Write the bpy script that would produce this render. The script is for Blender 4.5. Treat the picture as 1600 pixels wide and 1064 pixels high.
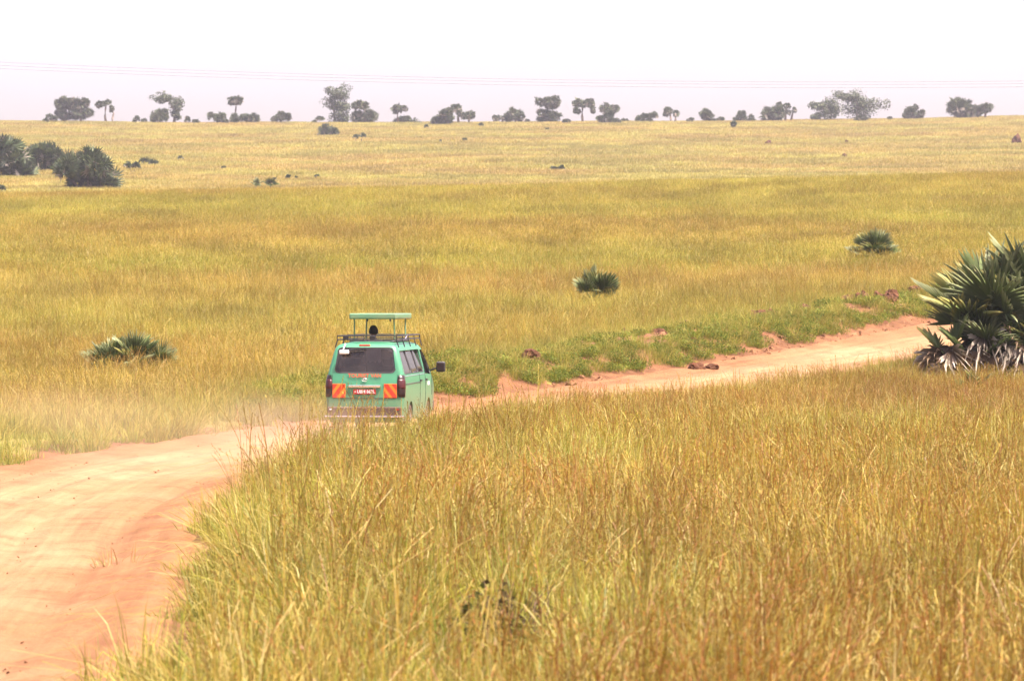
import bpy, bmesh, math
import numpy as np
from mathutils import Vector, Matrix, Euler

for o in list(bpy.data.objects):
    bpy.data.objects.remove(o)
scene = bpy.context.scene
COL = scene.collection
R = math.radians

# ------------------------------------------------------------------ camera
CAM_H = 2.74
cam_data = bpy.data.cameras.new('camera')
cam_data.sensor_width = 36.0
cam_data.lens = 99.0
cam_data.clip_start = 0.5
cam_data.clip_end = 9000.0
cam_data.dof.use_dof = True
cam_data.dof.focus_distance = 62.0
cam_data.dof.aperture_fstop = 4.4
cam = bpy.data.objects.new('camera', cam_data)
COL.objects.link(cam)
cam.location = (0.0, 0.0, CAM_H)
cam.rotation_euler = (R(90 - 0.677), 0, 0)
scene.camera = cam

# ------------------------------------------------------------------ sky, sun, exposure
SUN_EL, SUN_AZ = 66.0, 122.0           # azimuth from +Y (view direction) towards +X: high, behind the camera's right shoulder
world = bpy.data.worlds.new('World')
scene.world = world
world.use_nodes = True
wn = world.node_tree.nodes
wl = world.node_tree.links
wn.clear()
sky = wn.new('ShaderNodeTexSky')
sky.sky_type = 'NISHITA'
sky.sun_disc = False
sky.sun_elevation = R(SUN_EL)
sky.sun_rotation = R(SUN_AZ)
sky.altitude = 700
sky.air_density = 0.9
sky.dust_density = 9.0
sky.ozone_density = 1.0
tint = wn.new('ShaderNodeMix')
tint.data_type = 'RGBA'
tint.blend_type = 'MULTIPLY'
tint.inputs[0].default_value = 1.0
tint.inputs[7].default_value = (1.12, 0.875, 0.845, 1)
bg = wn.new('ShaderNodeBackground')
bg.inputs[1].default_value = 0.15
wo = wn.new('ShaderNodeOutputWorld')
wl.new(sky.outputs[0], tint.inputs[6])
wl.new(tint.outputs[2], bg.inputs[0])
wl.new(bg.outputs[0], wo.inputs[0])

sun_data = bpy.data.lights.new('sun', 'SUN')
sun_data.energy = 4.2
sun_data.angle = R(0.6)
sun_data.color = (1.0, 0.93, 0.82)
sun = bpy.data.objects.new('sun', sun_data)
COL.objects.link(sun)
sd = Vector((math.sin(R(SUN_AZ)) * math.cos(R(SUN_EL)), math.cos(R(SUN_AZ)) * math.cos(R(SUN_EL)), math.sin(R(SUN_EL))))
sun.rotation_euler = (-sd).to_track_quat('-Z', 'Y').to_euler()

vs = scene.view_settings
vs.view_transform = 'Standard'
vs.look = 'None'
vs.gamma = 1.0
vs.use_curve_mapping = False
vs.exposure = 1.86
scene.render.engine = 'CYCLES'
cy = scene.cycles
cy.max_bounces = 5
cy.diffuse_bounces = 2
cy.glossy_bounces = 2
cy.transmission_bounces = 4
cy.transparent_max_bounces = 12
cy.volume_bounces = 0
cy.use_denoising = True
cy.denoiser = 'OPENIMAGEDENOISE'
cy.use_adaptive_sampling = True
cy.adaptive_threshold = 0.02
cy.use_fast_gi = False

# ------------------------------------------------------------------ helpers
def tag(o, label=None, cat=None, group=None, kind=None):
    if label: o['label'] = label
    if cat: o['category'] = cat
    if group: o['group'] = group
    if kind: o['kind'] = kind
    return o

def link(name, me, mat=None, parent=None, loc=None, rot=None, scl=None):
    o = bpy.data.objects.new(name, me)
    COL.objects.link(o)
    if mat is not None and me is not None and len(me.materials) == 0:
        me.materials.append(mat)
    if parent is not None: o.parent = parent
    if loc is not None: o.location = loc
    if rot is not None: o.rotation_euler = rot
    if scl is not None: o.scale = scl if hasattr(scl, '__len__') else (scl, scl, scl)
    return o

def empty(name, loc=(0, 0, 0), rz=0.0):
    o = bpy.data.objects.new(name, None)
    o.empty_display_size = 0.2
    COL.objects.link(o)
    o.location = loc
    o.rotation_euler = (0, 0, rz)
    return o

def mesh(name, verts, faces, cols=None, smooth=False):
    me = bpy.data.meshes.new(name)
    me.from_pydata([tuple(map(float, v)) for v in verts], [], [tuple(map(int, f)) for f in faces])
    if cols is not None:
        a = me.color_attributes.new('Col', 'FLOAT_COLOR', 'POINT')
        c = np.ones((len(verts), 4), np.float32)
        c[:, :3] = np.asarray(cols, np.float32)[:, :3]
        a.data.foreach_set('color', c.ravel())
    if smooth:
        me.polygons.foreach_set('use_smooth', np.ones(len(me.polygons), bool))
    me.update()
    return me

class MB:
    """collects verts / faces / colours for one mesh"""
    def __init__(s):
        s.v, s.f, s.c, s.n = [], [], [], 0
    def add(s, v, f, c=(1, 1, 1)):
        v = np.asarray(v, float).reshape(-1, 3)
        s.v.append(v)
        s.f += [tuple(i + s.n for i in q) for q in f]
        c = np.asarray(c, float)
        s.c.append(np.broadcast_to(c, (len(v), 3)) if c.ndim == 1 else c)
        s.n += len(v)
    def box(s, lo, hi, c=(1, 1, 1)):
        x0, y0, z0 = lo; x1, y1, z1 = hi
        s.add([(x0, y0, z0), (x1, y0, z0), (x1, y1, z0), (x0, y1, z0), (x0, y0, z1), (x1, y0, z1), (x1, y1, z1), (x0, y1, z1)],
              [(0, 3, 2, 1), (4, 5, 6, 7), (0, 1, 5, 4), (1, 2, 6, 5), (2, 3, 7, 6), (3, 0, 4, 7)], c)
    def tube(s, pts, rad, n=6, c=(1, 1, 1), cap=True):
        pts = [Vector(p) for p in pts]
        rad = [rad] * len(pts) if not hasattr(rad, '__len__') else rad
        v, f = [], []
        for i, p in enumerate(pts):
            d = (pts[min(i + 1, len(pts) - 1)] - pts[max(i - 1, 0)]).normalized()
            a = d.cross(Vector((0, 0, 1)))
            if a.length < 1e-3: a = d.cross(Vector((1, 0, 0)))
            a.normalize(); b = d.cross(a)
            for k in range(n):
                t = 2 * math.pi * k / n
                v.append(p + (a * math.cos(t) + b * math.sin(t)) * rad[i])
        for i in range(len(pts) - 1):
            for k in range(n):
                f.append((i * n + k, i * n + (k + 1) % n, (i + 1) * n + (k + 1) % n, (i + 1) * n + k))
        if cap:
            f.append(tuple(range(n - 1, -1, -1)))
            f.append(tuple((len(pts) - 1) * n + k for k in range(n)))
        s.add([tuple(q) for q in v], f, c)
    def mesh(s, name, smooth=False):
        return mesh(name, np.concatenate(s.v), s.f, np.concatenate(s.c), smooth)

def bevelled(me, w, seg=2):
    bm = bmesh.new(); bm.from_mesh(me)
    bmesh.ops.remove_doubles(bm, verts=bm.verts, dist=1e-5)
    bmesh.ops.bevel(bm, geom=bm.edges[:], offset=w, segments=seg, affect='EDGES', profile=0.5)
    bm.to_mesh(me); bm.free()
    return me

def boxmesh(name, lo, hi, bev=0.0, seg=2):
    b = MB(); b.box(lo, hi)
    me = b.mesh(name)
    return bevelled(me, bev, seg) if bev else me

def pchip(xs, ys):
    xs = np.array(xs, float); ys = np.array(ys, float); h = np.diff(xs); d = np.diff(ys) / h
    m = np.zeros_like(xs); m[0] = d[0]; m[-1] = d[-1]
    for i in range(1, len(xs) - 1):
        if d[i - 1] * d[i] > 0:
            w1 = 2 * h[i] + h[i - 1]; w2 = h[i] + 2 * h[i - 1]
            m[i] = (w1 + w2) / (w1 / d[i - 1] + w2 / d[i])
    def f(x):
        x = np.clip(np.asarray(x, float), xs[0], xs[-1]); i = np.clip(np.searchsorted(xs, x) - 1, 0, len(xs) - 2)
        t = (x - xs[i]) / h[i]
        return (2*t**3-3*t**2+1)*ys[i] + (t**3-2*t**2+t)*h[i]*m[i] + (-2*t**3+3*t**2)*ys[i+1] + (t**3-t**2)*h[i]*m[i+1]
    return f

def smooth01(a, b, x):
    t = np.clip((np.asarray(x, float) - a) / (b - a), 0, 1)
    return t * t * (3 - 2 * t)

def vnoise(x, y, seed=0):
    """2D value noise, 0..1"""
    x = np.asarray(x, float); y = np.asarray(y, float)
    xi = np.floor(x).astype(np.int64); yi = np.floor(y).astype(np.int64)
    xf = x - xi; yf = y - yi
    def h(a, b):
        n = (a * 374761393 + b * 668265263 + seed * 1442695041) & 0xffffffff
        n = ((n ^ (n >> 13)) * 1274126177) & 0xffffffff
        return ((n ^ (n >> 16)) & 0xffff) / 65535.0
    u = xf * xf * (3 - 2 * xf); v = yf * yf * (3 - 2 * yf)
    return (h(xi, yi) * (1-u) + h(xi+1, yi) * u) * (1-v) + (h(xi, yi+1) * (1-u) + h(xi+1, yi+1) * u) * v

def fbm(x, y, seed=0, oct=3):
    t = 0; a = 1; s = 0
    for k in range(oct):
        t = t + a * vnoise(np.asarray(x) * 2**k, np.asarray(y) * 2**k, seed + k); s += a; a *= 0.5
    return t / s

# ------------------------------------------------------------------ materials
def new_mat(name):
    m = bpy.data.materials.new(name)
    m.use_nodes = True
    m.node_tree.nodes.clear()
    return m, m.node_tree.nodes, m.node_tree.links

def principled(name, col, rough=0.6, metal=0.0, coat=0.0, spec=0.5, var=0.0, vscale=8.0, bump=0.0, bscale=30.0, dust=None):
    m, n, l = new_mat(name)
    out = n.new('ShaderNodeOutputMaterial'); p = n.new('ShaderNodeBsdfPrincipled')
    p.inputs['Roughness'].default_value = rough; p.inputs['Metallic'].default_value = metal
    p.inputs['Coat Weight'].default_value = coat; p.inputs['Specular IOR Level'].default_value = spec
    tc = n.new('ShaderNodeTexCoord')
    no = n.new('ShaderNodeTexNoise'); no.inputs['Scale'].default_value = vscale; no.inputs['Detail'].default_value = 5
    l.new(tc.outputs['Object'], no.inputs['Vector'])
    mr = n.new('ShaderNodeMapRange'); mr.inputs[1].default_value = 0.25; mr.inputs[2].default_value = 0.75
    mr.inputs[3].default_value = 1 - var; mr.inputs[4].default_value = 1 + var
    l.new(no.outputs[0], mr.inputs[0])
    mx = n.new('ShaderNodeMix'); mx.data_type = 'RGBA'; mx.blend_type = 'MULTIPLY'; mx.inputs[0].default_value = 1
    mx.inputs[6].default_value = (*col, 1); l.new(mr.outputs[0], mx.inputs[7])
    last = mx.outputs[2]
    if dust:      # dried road dust caked on the lower body and in streaks: (height full, height none, amount)
        sp = n.new('ShaderNodeSeparateXYZ'); l.new(tc.outputs['Object'], sp.inputs[0])
        d = n.new('ShaderNodeMapRange'); d.inputs[1].default_value = dust[0]; d.inputs[2].default_value = dust[1]
        d.inputs[3].default_value = dust[2]; d.inputs[4].default_value = 0.02
        l.new(sp.outputs[2], d.inputs[0])
        n2 = n.new('ShaderNodeTexNoise'); n2.inputs['Scale'].default_value = 5; n2.inputs['Detail'].default_value = 6
        l.new(tc.outputs['Object'], n2.inputs['Vector'])
        mm = n.new('ShaderNodeMath'); mm.operation = 'MULTIPLY'; l.new(d.outputs[0], mm.inputs[0])
        m3 = n.new('ShaderNodeMapRange'); m3.inputs[1].default_value = 0.3; m3.inputs[2].default_value = 0.65; m3.inputs[3].default_value = 0.5; m3.inputs[4].default_value = 1.2
        l.new(n2.outputs[0], m3.inputs[0]); l.new(m3.outputs[0], mm.inputs[1])
        mx2 = n.new('ShaderNodeMix'); mx2.data_type = 'RGBA'; l.new(mm.outputs[0], mx2.inputs[0]); l.new(last, mx2.inputs[6])
        mx2.inputs[7].default_value = (0.42, 0.24, 0.13, 1)
        last = mx2.outputs[2]
        ra = n.new('ShaderNodeMapRange'); ra.inputs[3].default_value = rough; ra.inputs[4].default_value = 0.9
        l.new(mm.outputs[0], ra.inputs[0]); l.new(ra.outputs[0], p.inputs['Roughness'])
    l.new(last, p.inputs['Base Color'])
    if bump:
        nb = n.new('ShaderNodeTexNoise'); nb.inputs['Scale'].default_value = bscale; nb.inputs['Detail'].default_value = 6
        l.new(tc.outputs['Object'], nb.inputs['Vector'])
        b = n.new('ShaderNodeBump'); b.inputs['Strength'].default_value = bump; b.inputs['Distance'].default_value = 0.05
        l.new(nb.outputs[0], b.inputs['Height']); l.new(b.outputs[0], p.inputs['Normal'])
    l.new(p.outputs[0], out.inputs[0])
    return m

def leaf_material(name, trans=0.3, patch=None, rough=0.55, gloss=0.08, rnd=0.2):
    """mesh colour x per-plant random x drifting world-space patches of greener / browner growth"""
    m, n, l = new_mat(name)
    out = n.new('ShaderNodeOutputMaterial')
    at = n.new('ShaderNodeAttribute'); at.attribute_name = 'Col'
    oi = n.new('ShaderNodeObjectInfo')
    mr = n.new('ShaderNodeMapRange'); mr.inputs[3].default_value = 1 - rnd; mr.inputs[4].default_value = 1 + rnd
    l.new(oi.outputs['Random'], mr.inputs[0])
    mx = n.new('ShaderNodeMix'); mx.data_type = 'RGBA'; mx.blend_type = 'MULTIPLY'; mx.inputs[0].default_value = 1
    l.new(at.outputs[0], mx.inputs[6]); l.new(mr.outputs[0], mx.inputs[7])
    last = mx.outputs[2]
    if patch:
        ge = n.new('ShaderNodeNewGeometry')
        for (sx, sy, ca, cb, lo, hi) in patch:
            mp = n.new('ShaderNodeMapping'); mp.inputs['Scale'].default_value = (sx, sy, 0.0)
            l.new(ge.outputs['Position'], mp.inputs[0])
            no = n.new('ShaderNodeTexNoise'); no.inputs['Scale'].default_value = 1.0; no.inputs['Detail'].default_value = 3
            l.new(mp.outputs[0], no.inputs['Vector'])
            cr = n.new('ShaderNodeMapRange'); cr.inputs[1].default_value = lo; cr.inputs[2].default_value = hi
            l.new(no.outputs[0], cr.inputs[0])
            mc = n.new('ShaderNodeMix'); mc.data_type = 'RGBA'; l.new(cr.outputs[0], mc.inputs[0])
            mc.inputs[6].default_value = (*ca, 1); mc.inputs[7].default_value = (*cb, 1)
            mm = n.new('ShaderNodeMix'); mm.data_type = 'RGBA'; mm.blend_type = 'MULTIPLY'; mm.inputs[0].default_value = 1
            l.new(last, mm.inputs[6]); l.new(mc.outputs[2], mm.inputs[7]); last = mm.outputs[2]
    d = n.new('ShaderNodeBsdfDiffuse'); t = n.new('ShaderNodeBsdfTranslucent'); g = n.new('ShaderNodeBsdfGlossy')
    g.inputs['Roughness'].default_value = rough; g.inputs['Color'].default_value = (0.9, 0.9, 0.85, 1)
    l.new(last, d.inputs[0]); l.new(last, t.inputs[0])
    a = n.new('ShaderNodeMixShader'); a.inputs[0].default_value = trans
    l.new(d.outputs[0], a.inputs[1]); l.new(t.outputs[0], a.inputs[2])
    b = n.new('ShaderNodeMixShader'); b.inputs[0].default_value = gloss
    l.new(a.outputs[0], b.inputs[1]); l.new(g.outputs[0], b.inputs[2])
    l.new(b.outputs[0], out.inputs[0])
    return m

def earth_material(name, cols, scales, bump=0.5, road=False):
    m, n, l = new_mat(name)
    out = n.new('ShaderNodeOutputMaterial'); p = n.new('ShaderNodeBsdfPrincipled')
    p.inputs['Roughness'].default_value = 0.95; p.inputs['Specular IOR Level'].default_value = 0.15
    ge = n.new('ShaderNodeNewGeometry')
    last = None
    for i, (c, s) in enumerate(zip(cols, scales)):
        if last is None:
            rgb = n.new('ShaderNodeRGB'); rgb.outputs[0].default_value = (*c, 1); last = rgb.outputs[0]; continue
        mp = n.new('ShaderNodeMapping'); mp.inputs['Scale'].default_value = s[:3]; mp.inputs['Location'].default_value = (i * 13.7, i * 5.1, 0)
        l.new(ge.outputs['Position'], mp.inputs[0])
        no = n.new('ShaderNodeTexNoise'); no.inputs['Scale'].default_value = 1; no.inputs['Detail'].default_value = 7; no.inputs['Roughness'].default_value = 0.65
        l.new(mp.outputs[0], no.inputs['Vector'])
        mr = n.new('ShaderNodeMapRange'); mr.inputs[1].default_value = s[3]; mr.inputs[2].default_value = s[4]; mr.inputs[4].default_value = s[5]
        l.new(no.outputs[0], mr.inputs[0])
        mx = n.new('ShaderNodeMix'); mx.data_type = 'RGBA'; l.new(mr.outputs[0], mx.inputs[0]); l.new(last, mx.inputs[6]); mx.inputs[7].default_value = (*c, 1)
        last = mx.outputs[2]
    if road:     # wheel-polished pale lanes, looser red gravel at the margins and crown: attribute lane = signed offset / half width
        at = n.new('ShaderNodeAttribute'); at.attribute_name = 'lane'
        ab = n.new('ShaderNodeMath'); ab.operation = 'ABSOLUTE'; l.new(at.outputs['Fac'], ab.inputs[0])
        wob = n.new('ShaderNodeTexNoise'); wob.inputs['Scale'].default_value = 0.35; wob.inputs['Detail'].default_value = 4
        l.new(ge.outputs['Position'], wob.inputs['Vector'])
        mw = n.new('ShaderNodeMath'); mw.operation = 'MULTIPLY_ADD'; mw.inputs[1].default_value = 0.5; l.new(wob.outputs[0], mw.inputs[0]); l.new(ab.outputs[0], mw.inputs[2])
        cr = n.new('ShaderNodeValToRGB'); e = cr.color_ramp.elements
        e[0].position = 0.55; e[0].color = (0, 0, 0, 1); e[1].position = 1.05; e[1].color = (1, 1, 1, 1)
        l.new(mw.outputs[0], cr.inputs[0])
        mx = n.new('ShaderNodeMix'); mx.data_type = 'RGBA'; l.new(cr.outputs[0], mx.inputs[0]); l.new(last, mx.inputs[6])
        m2 = n.new('ShaderNodeMix'); m2.data_type = 'RGBA'; m2.blend_type = 'MULTIPLY'; m2.inputs[0].default_value = 1
        l.new(last, m2.inputs[6]); m2.inputs[7].default_value = (0.84, 0.68, 0.62, 1)
        l.new(m2.outputs[2], mx.inputs[7]); last = mx.outputs[2]
        al = n.new('ShaderNodeAttribute'); al.attribute_name = 'along'      # tyre streaks run along the road
        cb = n.new('ShaderNodeCombineXYZ')
        ml = n.new('ShaderNodeMath'); ml.operation = 'MULTIPLY'; ml.inputs[1].default_value = 9.0; l.new(at.outputs['Fac'], ml.inputs[0]); l.new(ml.outputs[0], cb.inputs[0])
        ms = n.new('ShaderNodeMath'); ms.operation = 'MULTIPLY'; ms.inputs[1].default_value = 0.11; l.new(al.outputs['Fac'], ms.inputs[0]); l.new(ms.outputs[0], cb.inputs[1])
        sn = n.new('ShaderNodeTexNoise'); sn.inputs['Scale'].default_value = 1.0; sn.inputs['Detail'].default_value = 5; sn.inputs['Roughness'].default_value = 0.7
        l.new(cb.outputs[0], sn.inputs['Vector'])
        sr = n.new('ShaderNodeMapRange'); sr.inputs[1].default_value = 0.32; sr.inputs[2].default_value = 0.66; sr.inputs[3].default_value = 0.72; sr.inputs[4].default_value = 1.14
        l.new(sn.outputs[0], sr.inputs[0])
        m4 = n.new('ShaderNodeMix'); m4.data_type = 'RGBA'; m4.blend_type = 'MULTIPLY'; m4.inputs[0].default_value = 1
        l.new(last, m4.inputs[6]); l.new(sr.outputs[0], m4.inputs[7]); last = m4.outputs[2]
    l.new(last, p.inputs['Base Color'])
    nb = n.new('ShaderNodeTexNoise'); nb.inputs['Scale'].default_value = 9; nb.inputs['Detail'].default_value = 8; nb.inputs['Roughness'].default_value = 0.7
    l.new(ge.outputs['Position'], nb.inputs['Vector'])
    b = n.new('ShaderNodeBump'); b.inputs['Strength'].default_value = bump; b.inputs['Distance'].default_value = 0.08
    l.new(nb.outputs[0], b.inputs['Height']); l.new(b.outputs[0], p.inputs['Normal'])
    l.new(p.outputs[0], out.inputs[0])
    return m

PATCH = [(0.02, 0.035, (1.0, 0.955, 0.80), (0.95, 1.08, 0.76), 0.38, 0.58),
         (0.15, 0.22, (0.76, 0.705, 0.66), (1.13, 1.13, 1.10), 0.35, 0.65)]
M_grass = leaf_material('grass_blades', 0.37, PATCH, gloss=0.025)
M_weed = leaf_material('weed_leaves', 0.35, None, gloss=0.008, rnd=0.3)
M_palm = leaf_material('palm_leaf', 0.18, None, 0.5, 0.012, 0.38)
M_tree = leaf_material('tree_foliage', 0.22, None, 0.6, 0.04, 0.12)
M_bark = principled('palm_bark', (0.11, 0.085, 0.065), 0.9, var=0.4, vscale=6, bump=0.8)
M_ground = earth_material('savanna_soil', [(0.155, 0.12, 0.03), (0.17, 0.125, 0.032), (0.12, 0.11, 0.02), (0.07, 0.055, 0.018)],
                          [None, (0.03, 0.05, 0.03, 0.4, 0.6, 0.9), (0.013, 0.03, 0.01, 0.45, 0.62, 0.8), (0.9, 0.9, 0.9, 0.5, 0.75, 0.6)])
M_road = earth_material('murram_road', [(0.212, 0.128, 0.062), (0.252, 0.164, 0.088), (0.172, 0.088, 0.042), (0.115, 0.052, 0.026)],
                        [None, (0.25, 0.25, 0.25, 0.4, 0.6, 0.9), (1.1, 1.1, 1.1, 0.48, 0.68, 0.8), (5, 5, 5, 0.55, 0.75, 0.7)], bump=0.7, road=True)
M_clod = earth_material('red_clod_earth', [(0.085, 0.036, 0.018), (0.05, 0.022, 0.012), (0.14, 0.068, 0.034)],
                        [None, (2, 2, 2, 0.4, 0.6, 0.9), (5, 5, 5, 0.5, 0.7, 0.8)], bump=0.9)
M_stone = earth_material('laterite_stone', [(0.20, 0.11, 0.055), (0.15, 0.07, 0.035)], [None, (8, 8, 8, 0.4, 0.6, 0.9)], bump=0.4)
M_verge = earth_material('spoil_earth', [(0.145, 0.07, 0.032), (0.09, 0.040, 0.019), (0.18, 0.10, 0.048)],
                         [None, (0.9, 0.9, 0.9, 0.4, 0.6, 0.9), (3, 3, 3, 0.5, 0.7, 0.8)], bump=0.9)

# ------------------------------------------------------------------ terrain
_base = pchip([-400, 0, 20, 45, 66, 75, 85, 100, 115, 140, 180, 225, 260, 300, 340, 400, 500, 650, 800, 870, 930, 1020, 1300, 2000, 3200],
              [-1, -.3, -.05, 0, 0, .15, .62, 1.55, 2.75, 5.0, 8.4, 11.9, 13.0, 13.6, 14.9, 19.2, 27.2, 39.8, 53.4, 59.0, 61.2, 60.0, 50, 30, 10])

ROAD_PTS = [(-1.5, -15), (-4.5, 5), (-5.2, 14), (-5.2, 20), (-5.9, 30), (-6.55, 38), (-6.4, 46), (-5.4, 52.5), (-4.0, 59), (-2.2, 66),
            (0.2, 72.5), (3.0, 78.0), (6.0, 83.2), (8.7, 88), (12.5, 95), (16.8, 102.4), (22, 110), (32, 122), (50, 140), (80, 165), (120, 190)]
def catmull(P, step=0.25):
    P = [np.array(p, float) for p in P]
    P = [2 * P[0] - P[1]] + P + [2 * P[-1] - P[-2]]
    out = []
    for i in range(1, len(P) - 2):
        n = max(4, int(np.linalg.norm(P[i + 1] - P[i]) / step))
        for k in range(n):
            t = k / n
            out.append(0.5 * (2*P[i] + (P[i+1]-P[i-1])*t + (2*P[i-1]-5*P[i]+4*P[i+1]-P[i+2])*t*t + (3*P[i]-P[i-1]-3*P[i+1]+P[i+2])*t**3))
    return np.array(out)
RC = catmull(ROAD_PTS)
RT = np.gradient(RC, axis=0); RT /= np.linalg.norm(RT, axis=1)[:, None]
RN = np.stack([-RT[:, 1], RT[:, 0]], 1)          # to the left of travel
RS = np.concatenate([[0], np.cumsum(np.linalg.norm(np.diff(RC, axis=0), axis=1))])
def half_width(y): return 2.45 + 0.55 * smooth01(62, 80, y)

_RC1 = RC[::4]; _RN1 = RN[::4]; _RS1 = RS[::4]
def road_coord(x, y):
    """signed offset (left positive) from the road's centre line and the y of the nearest centre point"""
    x = np.atleast_1d(np.asarray(x, float)).ravel(); y = np.atleast_1d(np.asarray(y, float)).ravel()
    off = np.full(x.shape, 999.0); yy = np.zeros(x.shape)
    near = np.nonzero((y > -20) & (y < 200) & (np.abs(x) < 140))[0]
    for a in range(0, len(near), 20000):
        k = near[a:a + 20000]
        d2 = (x[k, None] - _RC1[None, :, 0]) ** 2 + (y[k, None] - _RC1[None, :, 1]) ** 2
        j = d2.argmin(1)
        off[k] = (x[k] - _RC1[j, 0]) * _RN1[j, 0] + (y[k] - _RC1[j, 1]) * _RN1[j, 1]
        big = np.sqrt(d2[np.arange(len(k)), j]) > np.abs(off[k]) + 2
        off[k] = np.where(big, np.sign(off[k]) * np.sqrt(d2[np.arange(len(k)), j]), off[k])
        yy[k] = _RC1[j, 1]
    return off, yy

def hill(x, y):
    x = np.asarray(x, float); y = np.asarray(y, float)
    s = smooth01(70, 220, y); e = np.clip((y - 240) / 150, 0, 1)
    fall = 1 - 0.7 * smooth01(0.225, 0.36, x / np.maximum(y, 60.0)) * smooth01(90, 200, y)      # unseen ground at right, lowered so the van's side windows reflect sky
    return fall * (_base(y) + s * (1 - e) * .022 * np.clip(x, -60, 60)
            + e * (.0045 * np.clip(x, -250, 250) + .00005 * np.clip(x, -250, 250) ** 2 * np.clip((y - 400) / 400, 0, 1)))

def berm_h(x, y, off, yc):
    """graded spoil thrown up along the far side of the road beyond the van"""
    e = off - half_width(yc)
    along = smooth01(66, 76, yc) * (1 - smooth01(125, 150, yc))
    prof = smooth01(0.2, 2.2, e) * (1 - smooth01(3.6, 6.4, e))
    lump = 0.25 + 0.95 * fbm(x * 0.45, y * 0.25, 5, 3) + 0.5 * (fbm(x * 1.6, y * 1.1, 9, 2) - 0.5)
    return along * prof * lump * 0.62

def height(x, y, road_cut=False):
    shp = np.shape(x)
    x = np.atleast_1d(np.asarray(x, float)).ravel(); y = np.atleast_1d(np.asarray(y, float)).ravel()
    off, yc = road_coord(x, y)
    z = hill(x, y)
    a = np.abs(off) - half_width(yc)
    out = smooth01(-0.2, 1.6, a)
    z = z + out * (0.10 * (fbm(x * 0.5, y * 0.5, 2) - 0.4) + 0.12) + berm_h(x, y, off, yc)
    z = z + smooth01(130, 320, y) * 1.2 * (fbm(x * 0.02, y * 0.012, 21, 3) - 0.5)
    if road_cut:
        z = z - 0.10 * (1 - smooth01(-0.7, -0.1, a))
    return z.reshape(shp)

def gz(x, y): return float(height(np.array([x]), np.array([y]))[0])

def axis(segs):
    out = []
    for a, b, st in segs:
        out.append(np.arange(a, b, st))
    return np.unique(np.round(np.concatenate(out), 4))
gx = axis([(-1600, -400, 150), (-400, -150, 25), (-150, -40, 5), (-40, -16, 1.2), (-16, 26, 0.33), (26, 50, 1.2), (50, 150, 5), (150, 400, 25), (400, 1601, 150)])
gy = axis([(-350, -20, 30), (-20, 14, 2), (14, 125, 0.33), (125, 250, 1.5), (250, 460, 4), (460, 960, 8), (960, 1400, 30), (1400, 2701, 130)])
GX, GY = np.meshgrid(gx, gy)
GZ = height(GX, GY, True)
nx, ny = len(gx), len(gy)
gv = np.stack([GX.ravel(), GY.ravel(), GZ.ravel()], 1)
ii = np.arange((ny - 1) * nx).reshape(ny - 1, nx)[:, :-1].ravel()
gf = np.stack([ii, ii + 1, ii + nx + 1, ii + nx], 1)
me = bpy.data.meshes.new('ground')
me.vertices.add(len(gv)); me.vertices.foreach_set('co', gv.astype(np.float32).ravel())
me.loops.add(gf.size); me.loops.foreach_set('vertex_index', gf.astype(np.int32).ravel())
me.polygons.add(len(gf)); me.polygons.foreach_set('loop_start', np.arange(0, gf.size, 4, dtype=np.int32))
me.update(calc_edges=True)
me.polygons.foreach_set('use_smooth', np.ones(len(gf), bool))
me.materials.append(M_ground); me.materials.append(M_verge)
# bare spoil earth on the berm and the road shoulders
cx = gv[gf].mean(1)
offc, ycc = road_coord(cx[:, 0], cx[:, 1])
ec = np.abs(offc) - half_width(ycc)
spoil = (ec < 0.9 + 1.6 * (fbm(cx[:, 0] * 0.6, cx[:, 1] * 0.6, 31) - 0.4)) | ((offc > 0) & (ec < 5.0) & (berm_h(cx[:, 0], cx[:, 1], offc, ycc) > 0.12))
me.polygons.foreach_set('material_index', spoil.astype(np.int32))
ground = link('ground', me)
tag(ground, kind='structure')

# road sheet
cross = np.concatenate([[-1.25, -1.12], np.linspace(-1.02, 1.02, 29), [1.12, 1.25]])
keep = slice(0, len(RC) - 20)
rc, rn, rs = RC[keep], RN[keep], RS[keep]
hw = half_width(rc[:, 1])
OFF = hw[:, None] * cross[None, :]
X = rc[:, 0, None] + rn[:, 0, None] * OFF; Y = rc[:, 1, None] + rn[:, 1, None] * OFF
edge_wob = 0.5 * (fbm(X * 0.7, Y * 0.7, 41, 4) - 0.5)
a = np.abs(OFF) - hw[:, None] + edge_wob
Z = hill(X, Y) + 0.015 + 0.025 * (fbm(X * 1.5, Y * 1.5, 44, 3) - 0.5) - 0.25 * smooth01(-0.12, 0.75, a) + 0.10 * smooth01(-0.9, -0.1, a) * (1 - smooth01(0.0, 0.6, a)) * fbm(X * 1.1, Y * 1.1, 47, 3)
for c0 in (-0.62, -0.2, 0.22, 0.6):      # wheel ruts
    wob = 0.07 * np.sin(rs * 0.11 + c0 * 9)[:, None]
    Z -= 0.05 * np.exp(-((cross[None, :] - c0 + wob) / 0.06) ** 2)
nr, nc = X.shape
rv = np.stack([X.ravel(), Y.ravel(), Z.ravel()], 1)
ii = np.arange((nr - 1) * nc).reshape(nr - 1, nc)[:, :-1].ravel()
rf = np.stack([ii, ii + nc, ii + nc + 1, ii + 1], 1)[:, ::-1]
rme = mesh('dirt_road', rv, rf, None, True)
la = rme.attributes.new('lane', 'FLOAT', 'POINT')
la.data.foreach_set('value', np.broadcast_to(cross[None, :], X.shape).astype(np.float32).ravel())
lb = rme.attributes.new('along', 'FLOAT', 'POINT')
lb.data.foreach_set('value', np.broadcast_to(rs[:, None], X.shape).astype(np.float32).ravel())
road = link('dirt_road', rme, M_road)
tag(road, kind='structure')

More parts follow.
